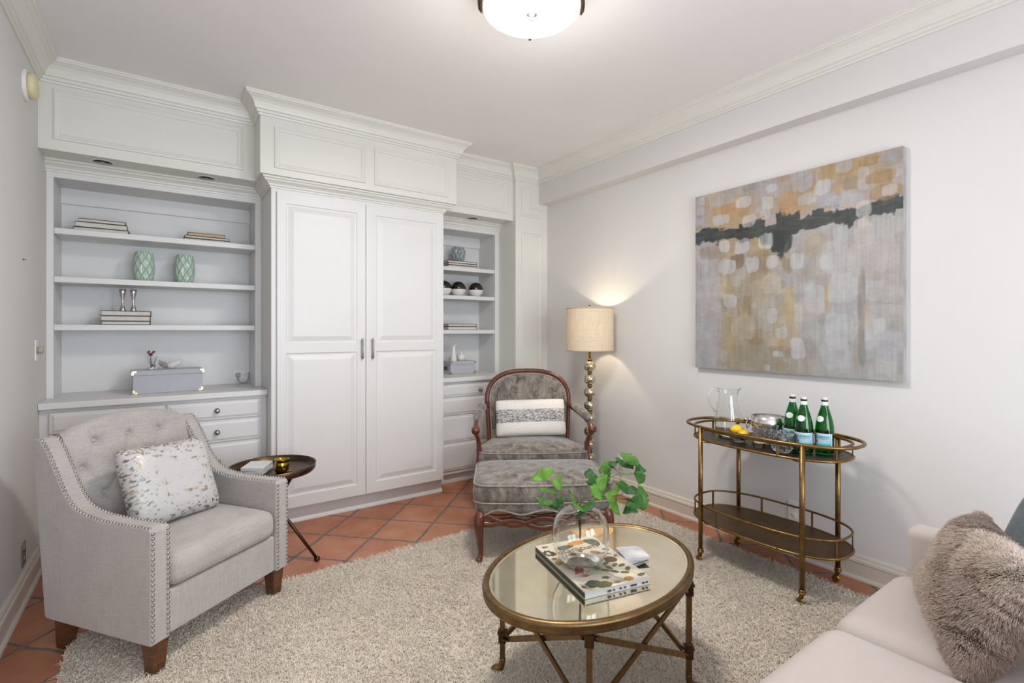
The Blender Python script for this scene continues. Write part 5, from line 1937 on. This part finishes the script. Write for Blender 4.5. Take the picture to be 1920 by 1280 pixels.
def lemon(label, loc, rot):
    mb = MB()
    pr = []
    for i in range(25):
        u_ = i / 24
        x = -0.040 + 0.080 * u_
        r = 0.0295 * math.sin(PI * min(1, max(0, (u_ - 0.04) / 0.92))) ** 0.55 if 0.04 < u_ < 0.96 else 0.0
        r = max(r, 0.0045 * (1 - abs(2 * u_ - 1)) + 0.0005 if 0 < u_ < 1 else 0.0003)
        pr.append((r, x))
    mb.lathe(pr, 24)
    o = mb.obj('lemon', M_LEM)
    o.location = loc
    o.rotation_euler = rot
    return tag(o, label, 'lemon', 'lemons')


lemon('yellow lemon higher and leftmost of the two in the bowl', (2.690, 1.580, ZCT + 0.064), (PI / 2, 0.2, 0.9))
lemon('yellow lemon lower at the right side of the crystal bowl', (2.672, 1.532, ZCT + 0.044), (PI / 2 + 0.2, 0.1, 2.2))
t = thing('crystal_tumbler', 'chunky cut crystal glass in front of the bottles', 'glass', (2.640, 1.302, ZCT))
mb = MB().lathe([(0.0001, 0.0), (0.032, 0.0), (0.042, 0.008), (0.052, 0.035), (0.056, 0.085), (0.057, 0.105), (0.052, 0.105), (0.051, 0.08), (0.046, 0.035), (0.034, 0.022), (0.0001, 0.020)], 24, smooth=False)
mb.v = [(x * (1 + 0.035 * math.cos(12 * math.atan2(y, x)) * (z < 0.09)), y * (1 + 0.035 * math.cos(12 * math.atan2(y, x)) * (z < 0.09)), z) for x, y, z in mb.v]
mb.obj('glass_body', M_CRYSTAL, t)
tag(move(MB().lathe([(0.0001, 0), (0.022, 0), (0.026, 0.006), (0.034, 0.030), (0.032, 0.031), (0.022, 0.01), (0.0001, 0.008)], 9, smooth=False).obj('votive_cup', M_CHROME), (2.625, 1.415, ZCT)), 'small faceted silver cup in front of the ice bucket', 'cup')

# ------------------------------------------------------------------ coffee table
TCX, TCY = 1.345, 1.374
t = thing('coffee_table', 'oval bronze coffee table with antiqued mirror top', 'coffee table', (TCX, TCY, 0))
EA, EB, EROT = 0.468, 0.331, 0.118
ZM = 0.452


def el(a, b, k, n_=96):
    th = 2 * PI * k / n_
    x, y = a * math.cos(th), b * math.sin(th)
    return (x * math.cos(EROT) - y * math.sin(EROT), x * math.sin(EROT) + y * math.cos(EROT))


mb = MB()
prof = [(-0.024, 0.452), (-0.024, 0.457), (-0.016, 0.461), (-0.006, 0.460), (0.0, 0.454), (0.001, 0.446), (-0.003, 0.440), (-0.001, 0.434), (-0.001, 0.428), (-0.006, 0.422), (-0.022, 0.421), (-0.024, 0.424), (-0.024, 0.452)]
n = 128
for k in range(n):
    for o_, z in prof:
        mb.v.append((*el(EA + o_, EB + o_, k, n), z))
q = len(prof)
for k in range(n):
    k2 = (k + 1) % n
    for s in range(q - 1):
        mb.f.append((k * q + s, k2 * q + s, k2 * q + s + 1, k * q + s + 1))
        mb.sm.append(True)
mb.obj('table_rim', M_TABLEM, t)
g = G('antiqued_mirror')
f = g.noise(g.coord(), 5, 5, 0.6, 0.8)
f2 = g.noise(g.coord(), 30, 3)
g.set(base=g.ramp(f, [(0.3, s2l((226, 212, 180))), (0.7, s2l((242, 234, 214)))]), metal=1.0, rough=g.math('MULTIPLY_ADD', f, 0.06, 0.02))
mb = MB().prism([el(EA - 0.023, EB - 0.023, k, n) for k in range(n)], 0.444, ZM)
mp = mb.obj('mirror_top', g.m, t)
mb = MB()
for k in range(n):
    mb.v.append((*el(EA - 0.0235, EB - 0.0235, k, n), ZM + 0.0025))
    mb.v.append((*el(EA - 0.034, EB - 0.034, k, n), ZM + 0.0004))
for k in range(n):
    k2 = (k + 1) % n
    mb.f.append((2 * k, 2 * k2, 2 * k2 + 1, 2 * k + 1))
    mb.sm.append(False)
mb.obj('bevelled_edge', metal('mirror_bevel', (236, 226, 198), 0.12, 0.05), mp)
LG = {(-1, 1): (-0.250, 0.244), (1, 1): (0.262, 0.238), (1, -1): (0.268, -0.236), (-1, -1): (-0.250, -0.242)}
ZH, ZL = 0.378, 0.142
for (sx, sy), (x, y) in LG.items():
    d = Vector((x, y, 0)).normalized()
    mb = MB()
    M = Matrix.Translation((x, y, 0)) @ Matrix.Rotation(math.atan2(y, x), 4, 'Z')
    mb.box(-0.0095, 0.0095, -0.0095, 0.0095, 0.045, 0.424, M)
    mb.tube(spline([(x, y, 0.060), (x + d.x * 0.002, y + d.y * 0.002, 0.040), (x + d.x * 0.010, y + d.y * 0.010, 0.022), (x + d.x * 0.030, y + d.y * 0.030, 0.014), (x + d.x * 0.042, y + d.y * 0.042, 0.010)], 4), lerp_list([0.012, 0.013, 0.015, 0.016, 0.009], 17), 12)
    lg = mb.obj('leg', M_TABLEM, t)
    for z in (ZH, ZL):
        mc = MB().bbox(-0.015, 0.015, -0.015, 0.015, z - 0.020, z + 0.020, 0.003, M)
        mc.box(-0.018, 0.018, -0.018, 0.018, z + 0.018, z + 0.024, M)
        for nx, ny in ((-sx, 0), (0, -sy)):
            mc.sphere((x + nx * 0.022 + (0 if nx else sx * 0.008), y + ny * 0.022 + (0 if ny else sy * 0.008), z), 0.0085, 12, 8)
        mc.obj('clamp', M_BRONZE, lg)
corners = [(-1, 1), (1, 1), (1, -1), (-1, -1)]
for i in range(4):
    A, B = corners[i], corners[(i + 1) % 4]
    a, b = Vector((*LG[A], 0)), Vector((*LG[B], 0))
    d = (b - a).normalized() * 0.022
    nrm = Vector((d.y, -d.x, 0)).normalized() * 0.005
    for s, (za, zb) in ((1, (ZH, ZL)), (-1, (ZL, ZH))):
        MB().bar(tuple(a + d + nrm * s + Vector((0, 0, za))), tuple(b - d + nrm * s + Vector((0, 0, zb))), 0.008, 0.019).obj('cross_brace', M_TABLEM, t)
    MB().sphere(tuple((a + b) / 2 + Vector((0, 0, (ZH + ZL) / 2))), 0.0095, 12, 8, (1, 1, 1)).obj('brace_rivet', M_TABLEM, t)

# botanical book
BCX, BCY = (1.236 + 1.407) / 2, (1.585 + 1.150) / 2
BROT = math.atan2(1.150 - 1.208, 1.407 - 1.144)
t = thing('art_book', 'large botanical art book lying on the mirrored coffee table', 'book', (BCX, BCY, 0.4526), BROT)
BW, BD, BT = 0.268, 0.385, 0.024
MB().box(-BW / 2 + 0.003, BW / 2 - 0.004, -BD / 2 + 0.004, BD / 2 - 0.004, 0.003, BT - 0.003).obj('page_block', M_CERAM, t)


def cover_cols():
    nx, ny = 240, 340
    u = np.linspace(0, 1, nx)
    v = np.linspace(0, 1, ny)
    U_, V_ = np.meshgrid(u, v)
    x, y = U_ * BW, V_ * BD
    C = np.tile(np.array([216, 207, 188.]), (ny, nx, 1))

    def blob(cx, cy, rx, ry, ang, col, nl=0, soft=30, wob=0.0, teeth=0):
        nonlocal C
        c, s = math.cos(ang), math.sin(ang)
        dx, dy = x - cx, y - cy
        a, b = (dx * c + dy * s) / rx, (-dx * s + dy * c) / ry
        th = np.arctan2(b, a)
        r = np.sqrt(a * a + b * b)
        lim = 1 + wob * np.cos(nl * th) + teeth * 0.12 * np.cos(26 * th)
        m = np.clip((lim - r) * soft, 0, 1)
        tex = 0.82 + 0.36 * vnoise(x * 420, y * 420, int(abs(cx * 9999)) % 97)
        rays = 1 - 0.18 * (np.cos(18 * th) > 0.6)
        cc = np.array(col, dtype=float)[None, None] * (tex * rays)[..., None]
        C = C * (1 - m[..., None]) + cc * m[..., None]

    def line(pts, wdt, col):
        nonlocal C
        for (x1, y1), (x2, y2) in zip(pts[:-1], pts[1:]):
            L2 = (x2 - x1) ** 2 + (y2 - y1) ** 2 + 1e-12
            t_ = np.clip(((x - x1) * (x2 - x1) + (y - y1) * (y2 - y1)) / L2, 0, 1)
            d = np.hypot(x - x1 - t_ * (x2 - x1), y - y1 - t_ * (y2 - y1))
            m = np.clip((wdt - d) / 0.0007, 0, 1)[..., None]
            C = C * (1 - m) + np.array(col, dtype=float) * m
    olive, dgr, brn, ochre, coral, drk = (96, 102, 62), (70, 80, 56), (120, 88, 58), (190, 142, 40), (176, 92, 84), (52, 48, 40)
    # bottom-left dark leaves
    blob(0.055, 0.038, 0.030, 0.024, 0.3, (66, 72, 58), 5, 25, 0.05)
    blob(0.086, 0.022, 0.034, 0.022, -0.1, (92, 88, 50), 6, 25, 0.05)
    for k in range(12):
        line([(0.008, 0.030), (0.008 + 0.035 * math.cos(-0.9 + k * 0.22), 0.030 + 0.03 * math.sin(-0.9 + k * 0.22))], 0.0012, drk)
    # coral
    for k in range(16):
        a = 0.3 + k * 0.17
        r_ = 0.034 + 0.012 * math.sin(k * 2.3)
        line([(0.062, 0.090), (0.062 + r_ * 0.5 * math.cos(a + 0.2), 0.090 + r_ * 0.5 * math.sin(a)), (0.062 + r_ * math.cos(a), 0.090 + r_ * math.sin(a))], 0.0012, coral if k % 2 else (120, 50, 46))
    blob(0.055, 0.135, 0.024, 0.014, 0.6, coral, 4, 20, 0.2)
    # ginkgo sprig right
    line([(0.245, 0.020), (0.225, 0.070), (0.200, 0.110), (0.180, 0.130)], 0.0014, brn)
    for cx, cy, a in ((0.250, 0.030, 0.2), (0.232, 0.085, 0.8), (0.205, 0.065, 2.8), (0.175, 0.085, 2.2), (0.172, 0.118, 1.9), (0.205, 0.128, 0.6), (0.226, 0.115, 0.3), (0.150, 0.105, 2.5)):
        blob(cx, cy, 0.015, 0.011, a, olive, 2, 25, 0.15)
    # yellow shell
    blob(0.190, 0.022, 0.020, 0.015, 0.1, ochre, 9, 25, 0.06)
    # spiky agave and fan palm
    for k in range(17):
        a = 0.15 + k * 0.17
        line([(0.140, 0.010), (0.140 + 0.045 * math.cos(a), 0.010 + 0.045 * math.sin(a))], 0.0013, (112, 98, 70))
    for k in range(34):
        a = k * 2 * PI / 34
        line([(0.130, 0.128), (0.130 + 0.046 * math.cos(a), 0.128 + 0.046 * math.sin(a))], 0.0011, (78, 88, 62))
    line([(0.130, 0.128), (0.165, 0.020)], 0.0014, brn)
    # urchin
    blob(0.215, 0.170, 0.026, 0.024, 0, (110, 82, 52), 12, 25, 0.04)
    for k in range(24):
        a = k * 2 * PI / 24
        line([(0.215 + 0.012 * math.cos(a), 0.170 + 0.012 * math.sin(a)), (0.215 + 0.024 * math.cos(a), 0.170 + 0.024 * math.sin(a))], 0.0008, (70, 50, 34))
    blob(0.180, 0.150, 0.016, 0.010, 0.5, olive, 2, 25, 0.2)
    # left edge shells / leaves
    blob(0.020, 0.215, 0.018, 0.013, 0.4, ochre, 10, 25, 0.1)
    blob(0.018, 0.255, 0.012, 0.010, 0.4, (150, 110, 60), 6, 25, 0.1)
    blob(0.020, 0.305, 0.022, 0.026, 0.2, (60, 66, 44), 8, 14, 0.12)
    blob(0.020, 0.305, 0.011, 0.013, 0.2, (214, 206, 180), 8, 14, 0.05)
    blob(0.030, 0.360, 0.014, 0.010, 0.0, (150, 120, 90), 3, 25, 0.1)
    blob(0.100, 0.330, 0.044, 0.020, 0.1, (86, 84, 60), 3, 20, 0.06)
    blob(0.170, 0.350, 0.042, 0.020, 0.05, (222, 140, 40), 2, 20, 0.06)
    blob(0.235, 0.330, 0.026, 0.040, 0.5, (82, 86, 64), 3, 20, 0.1)
    blob(0.205, 0.235, 0.040, 0.014, -0.6, (178, 108, 70), 3, 20, 0.2)
    blob(0.130, 0.222, 0.020, 0.016, 0.4, (200, 186, 140), 7, 20, 0.1)
    blob(0.088, 0.232, 0.014, 0.020, 0.3, dgr, 2, 20, 0.2)
    blob(0.068, 0.200, 0.020, 0.014, 0.3, (188, 160, 100), 4, 20, 0.1)
    blob(0.110, 0.185, 0.024, 0.010, 0.3, (150, 120, 80), 4, 20, 0.1)
    for k, (cx, cy, ra) in enumerate(((0.105, 0.265, 0.016), (0.145, 0.275, 0.014), (0.250, 0.250, 0.013), (0.045, 0.170, 0.012), (0.250, 0.190, 0.010), (0.160, 0.190, 0.012), (0.120, 0.060, 0.014), (0.090, 0.150, 0.012))):
        blob(cx, cy, ra, ra * 0.7, k, [(128, 110, 70), (150, 90, 60), (90, 96, 60), (176, 140, 70)][k % 4], 5, 22, 0.15)
        for q in range(5):
            a = q * 0.5 + k
            line([(cx, cy), (cx + 1.7 * ra * math.cos(a), cy + 1.5 * ra * math.sin(a))], 0.0008, (96, 84, 60))
    A = np.ones((ny, nx, 4))
    A[..., :3] = s2l_np(np.clip(C, 0, 255))
    vs = [(-BW / 2 + float(u[i]) * BW, -BD / 2 + float(v[j]) * BD, BT) for j in range(ny) for i in range(nx)]
    fs = [(j * nx + i, j * nx + i + 1, (j + 1) * nx + i + 1, (j + 1) * nx + i) for j in range(ny - 1) for i in range(nx - 1)]
    return vs, fs, A.reshape(-1, 4)


vs, fs, A = cover_cols()
mb = MB()
mb.v, mb.f, mb.sm = vs, fs, [False] * len(fs)
fc = mb.obj('front_cover', vcol('printed_cover', 0.35), t, cols=A, recalc=False)
mb = MB().box(-BW / 2, BW / 2, -BD / 2, BD / 2, BT - 0.003, BT - 0.0003)
mb.box(-BW / 2, BW / 2, -BD / 2, BD / 2, 0, 0.003)
mb.box(-BW / 2, -BW / 2 + 0.003, -BD / 2, BD / 2, 0.003, BT - 0.003)
mb.obj('case_boards', paint('cover_board', (216, 214, 206), 0.4), t)
MB().box(-BW / 2 - 0.0006, -BW / 2 + 0.0002, -BD / 2 + 0.002, BD / 2 - 0.002, 0.004, BT - 0.004).obj('spine', paint('dark_olive_spine', (62, 60, 48), 0.5, 0.3, 60), t)
v, f = text_geo('botanicum', 0.052, 0.0003, spacing=0.98)
mb = MB().add([(x - 0.004, y + 0.088, BT + 0.0008 + z) for x, y, z in v], f)
mb.obj('title_lettering', paint('title_ink', (128, 66, 40), 0.4), fc)
sp = MB()
for a, b in ((-0.045, -0.030), (-0.022, -0.016), (0.004, 0.012), (0.022, 0.030), (0.050, 0.075), (0.098, 0.108), (0.114, 0.122)):
    sp.box(a, b, -BD / 2 - 0.0006, -BD / 2, 0.007, 0.013)
sp.obj('edge_print', M_DARK, t)

# glass vase with ginkgo sprays
VX, VY, VZ = 1.272, 1.362, 0.4526 + BT + 0.0012
t = thing('glass_vase', 'round clear glass vase standing on the botanical book', 'vase', (VX, VY, VZ))
out = [(0.0001, 0.0), (0.036, 0.0), (0.062, 0.010), (0.086, 0.034), (0.101, 0.066), (0.107, 0.104), (0.104, 0.142), (0.092, 0.176), (0.070, 0.200), (0.046, 0.213), (0.034, 0.218), (0.032, 0.222)]
inn = [(max(0.0001, r - 0.0022), z) for r, z in reversed(out[1:])]
inn = [(r, z if z > 0.012 else 0.006) for r, z in inn]
MB().lathe(out + [(0.0305, 0.2225)] + inn[1:] + [(0.0001, 0.006)], 64).obj('vase_glass', M_GLASS, t)

t = thing('ginkgo_branch', 'green ginkgo leaf branches standing in the glass vase', 'plant', (VX, VY, VZ))
LV = [((-0.080, 0.126, 0.310), 0.046, 0.3), ((-0.038, 0.097, 0.279), 0.034, 1.9), ((-0.095, 0.076, 0.272), 0.036, 2.6), ((-0.096, 0.015, 0.248), 0.036, 3.4), ((0.011, 0.123, 0.279), 0.030, 1.2), ((-0.137, 0.044, 0.250), 0.034, 2.9),
      ((-0.092, -0.070, 0.270), 0.048, 4.2), ((-0.066, -0.090, 0.246), 0.046, 5.0), ((0.110, 0.045, 0.288), 0.050, 1.7), ((0.170, 0.035, 0.298), 0.044, 0.9), ((0.205, 0.040, 0.326), 0.036, 1.0), ((0.182, -0.034, 0.318), 0.054, 5.8), ((0.250, 0.016, 0.330), 0.040, 0.5),
      ((0.255, -0.010, 0.352), 0.042, 1.2), ((0.262, -0.052, 0.306), 0.042, 5.6), ((0.160, 0.020, 0.325), 0.036, 2.0), ((0.067, -0.039, 0.290), 0.044, 4.9), ((0.149, -0.096, 0.275), 0.046, 0.4), ((0.122, -0.141, 0.238), 0.050, 5.2), ((0.160, -0.150, 0.256), 0.044, 5.9),
      ((0.055, -0.111, 0.250), 0.044, 4.4), ((0.090, -0.138, 0.262), 0.040, 5.0), ((0.020, -0.060, 0.275), 0.036, 4.0), ((0.120, -0.060, 0.262), 0.036, 5.2)]
mouth = Vector((0.0, 0.0, 0.215))
tips = [Vector((-0.085, 0.085, 0.275)), Vector((0.205, 0.0, 0.305)), Vector((0.115, -0.110, 0.250)), Vector((-0.060, -0.055, 0.250))]
for k, tp in enumerate(tips):
    b = Vector((0.006 * k - 0.008, 0.004 * k, 0.02))
    m_ = mouth.lerp(tp, 0.35) + Vector((0, 0, 0.03))
    start = Vector((0.0, 0.0, 0.10)) if k else Vector((0, 0, 0.09))
    MB().tube(spline([tuple(start + b * 0.3), tuple(mouth + b * 0.5), tuple(m_), tuple(tp)], 8), lerp_list([0.0028, 0.0024, 0.002, 0.001], 25), 8).obj('branch', M_STEM, t)
for k, (c, s, ang) in enumerate(LV):
    c = Vector(c)
    tp = min(tips, key=lambda q: (q - c).length)
    base = c.lerp(tp, 0.45)
    d = (c - base).normalized()
    up = Vector((random.uniform(-0.25, 0.25) - 0.50, random.uniform(-0.25, 0.25) - 0.62, 0.62)).normalized()
    up = (up - d * up.dot(d)).normalized()
    sd = d.cross(up)
    nseg = 17
    rad = s * 1.12
    vs = [c - d * s * 0.45]
    half = 1.22
    for rr in (0.35, 0.7, 1.0):
        for j in range(nseg):
            a = -half + 2 * half * j / (nseg - 1)
            notch = 0.28 * math.exp(-(a / 0.10) ** 2) if rr == 1.0 else 0
            r = rad * rr * (1 - notch) * (1 + 0.05 * math.cos(7 * a + k))
            wv = 0.16 * s * math.sin(a * 3 + k) * rr + 0.10 * s * abs(a) * rr
            vs.append(vs[0] + d * r * math.cos(a) + sd * r * math.sin(a) + up * wv)
    fs = [(0, 1 + j, 2 + j) for j in range(nseg - 1)]
    for q in range(2):
        o_ = 1 + q * nseg
        fs += [(o_ + j, o_ + nseg + j, o_ + nseg + j + 1, o_ + j + 1) for j in range(nseg - 1)]
    lf = MB().add(vs, fs, True)
    o = lf.obj('leaf', M_LEAF, t)
    sm = o.modifiers.new('thickness', 'SOLIDIFY')
    sm.thickness = 0.0006
    MB().tube([tuple(base), tuple(base.lerp(vs[0], 0.5) + Vector((0, 0, 0.003))), tuple(vs[0])], 0.0008, 6).obj('leaf_stalk', M_STEM, o)

# marble coasters
hexa = [(-0.050, -0.048), (0.050, -0.048), (0.050, 0.030), (0.034, 0.048), (-0.050, 0.048)]
for k, (x, y, rz, lb, z) in enumerate(((1.512, 1.330, -0.10, 'lower pale marble coaster on the coffee table beside the book', 0.0), (1.506, 1.318, -0.42, 'upper pale marble coaster, on top of the other', 0.0143))):
    tag(move(MB().prism(hexa, 0, 0.014).obj('marble_coaster', M_STONEW, bevel=0.001), (x, y, ZM + 0.0008 + z), rz), lb, 'coaster', 'marble coasters')

# ------------------------------------------------------------------ sofa
SXA, SXB = 0.47, 2.425
t = thing('sofa', 'blush velvet sofa with loose seat cushions in the near corner', 'sofa', ((SXA + SXB) / 2, 0.25, 0))
MB().bbox(SXA + 0.02, SXB - 0.02, -0.22, 0.675, 0.10, 0.262, 0.02, seg=3).obj('base_frame', M_PINK, t, True)
for x0, nm in ((2.312, 0), (SXA, 1)):
    mb = MB().rbox(0.112, 0.90, 0.50, 0.034, 0.0, 6)
    a = mb.obj('arm', M_PINK, t)
    a.location = (x0 + 0.056 - t.location.x, 0.235 - t.location.y, 0.10)
    loop = [(x0 + (0.003 if x0 > 1 else 0.109) - t.location.x, 0.665 - 0.86 * k / 10 - t.location.y, 0.570) for k in range(11)]
    MB().tube(loop, 0.003, 6).obj('arm_seam', M_PINK, a)
mb = MB().rbox(SXB - SXA - 0.02, 0.20, 0.62, 0.05, 0.0, 6)
mb.obj('back', M_PINK, t).location = (0, -0.13 - t.location.y, 0.12)
for k in range(3):
    x0 = 0.582 + 0.577 * k
    mb = MB().rbox(0.572, 0.735, 0.172, 0.062, 0.022, 9)
    mb.obj('seat_cushion', M_PINK, t).location = (x0 + 0.288 - t.location.x, 0.345 - t.location.y, 0.262)
for x in (SXA + 0.08, SXB - 0.08):
    for y in (-0.15, 0.60):
        MB().lathe([(0.016, 0), (0.024, 0.10)], 16, Matrix.Translation((x, y, 0))).obj('leg', M_LEGW, t, True)

# faux fur pillow
A_ = Vector((2.215, 0.585, 0.445))
xa = Vector((-0.92, -0.39, 0)).normalized()
upv = Vector((-0.02, -0.20, 0.34))
upv = (upv - xa * upv.dot(xa)).normalized()
FWD, FHT, FTH = 0.53, 0.315, 0.17
M = frame_mat(A_ + xa * FWD / 2 + upv * (FHT / 2), xa, upv)
nz_ = M.to_3x3() @ Vector((0, 0, 1))
M_UND = velvet('fur_backing', (104, 88, 76), (130, 114, 102), 12)
pt = throw_pillow('fur_pillow', 'shaggy taupe faux fur pillow on the blush sofa', M, FWD, FHT, FTH, None, M_UND, 50, 0.03, 0.50, 0.5, 0.08)
Nf = 95000
u = RNG.uniform(-1, 1, Nf)
v = RNG.uniform(-1, 1, Nf)
u = np.sin(u * PI / 2)
v = np.sin(v * PI / 2)
sg = np.where(RNG.uniform(size=Nf) < 0.5, 1.0, -1.0)


def psurf(u, v, sg):
    x = FWD / 2 * u * (1 - 0.03 * (1 - v * v))
    y = FHT / 2 * v * (1 - 0.03 * (1 - u * u))
    e = np.clip(1 - u ** 4, 0, 1) * np.clip(1 - v ** 4, 0, 1)
    z = sg * FTH / 2 * e ** 0.5 * (1 + 0.08 * np.sin(3.1 * u + 0.5) * np.cos(2.7 * v + 0.85))
    return np.stack([x, y, z], 1)


P0 = psurf(u, v, sg)
h = 1e-3
Pu = psurf(np.clip(u + h, -1, 1), v, sg) - psurf(np.clip(u - h, -1, 1), v, sg)
Pv = psurf(u, np.clip(v + h, -1, 1), sg) - psurf(u, np.clip(v - h, -1, 1), sg)
nr = np.cross(Pu, Pv) * sg[:, None]
nr /= np.linalg.norm(nr, axis=1)[:, None] + 1e-9
ang = 6.0 * vnoise(P0[:, 0] * 14 + 5, P0[:, 1] * 14 + 9, 3) + 3.0 * vnoise(P0[:, 0] * 60 + 5, P0[:, 1] * 60, 5)
lean = np.stack([0.6 * np.cos(ang), 0.6 * np.sin(ang) - 0.35, np.zeros(Nf)], 1) + RNG.normal(0, 0.18, (Nf, 3))
tone = vnoise(P0[:, 0] * 9 + 2, P0[:, 1] * 9, 7)
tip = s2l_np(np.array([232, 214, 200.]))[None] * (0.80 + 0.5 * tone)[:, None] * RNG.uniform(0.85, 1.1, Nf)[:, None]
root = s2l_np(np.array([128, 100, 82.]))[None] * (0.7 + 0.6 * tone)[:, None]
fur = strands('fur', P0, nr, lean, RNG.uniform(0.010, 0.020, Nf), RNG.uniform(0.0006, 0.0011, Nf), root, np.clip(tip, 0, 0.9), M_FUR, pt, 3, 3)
fur['kind'] = 'stuff'

# slate blue velvet pillow behind it
xb = Vector((0.70, 0.714, 0)).normalized()
M = frame_mat(Vector((2.098, 0.238, 0.665)), xb, (0.30, -0.28, 0.90))
throw_pillow('throw_pillow', 'slate blue velvet pillow behind the fur pillow', M, 0.44, 0.40, 0.13, None, M_BLUEV, 40, 0.05, 0.45, 0.3, 0.04, piping=M_BLUEV)
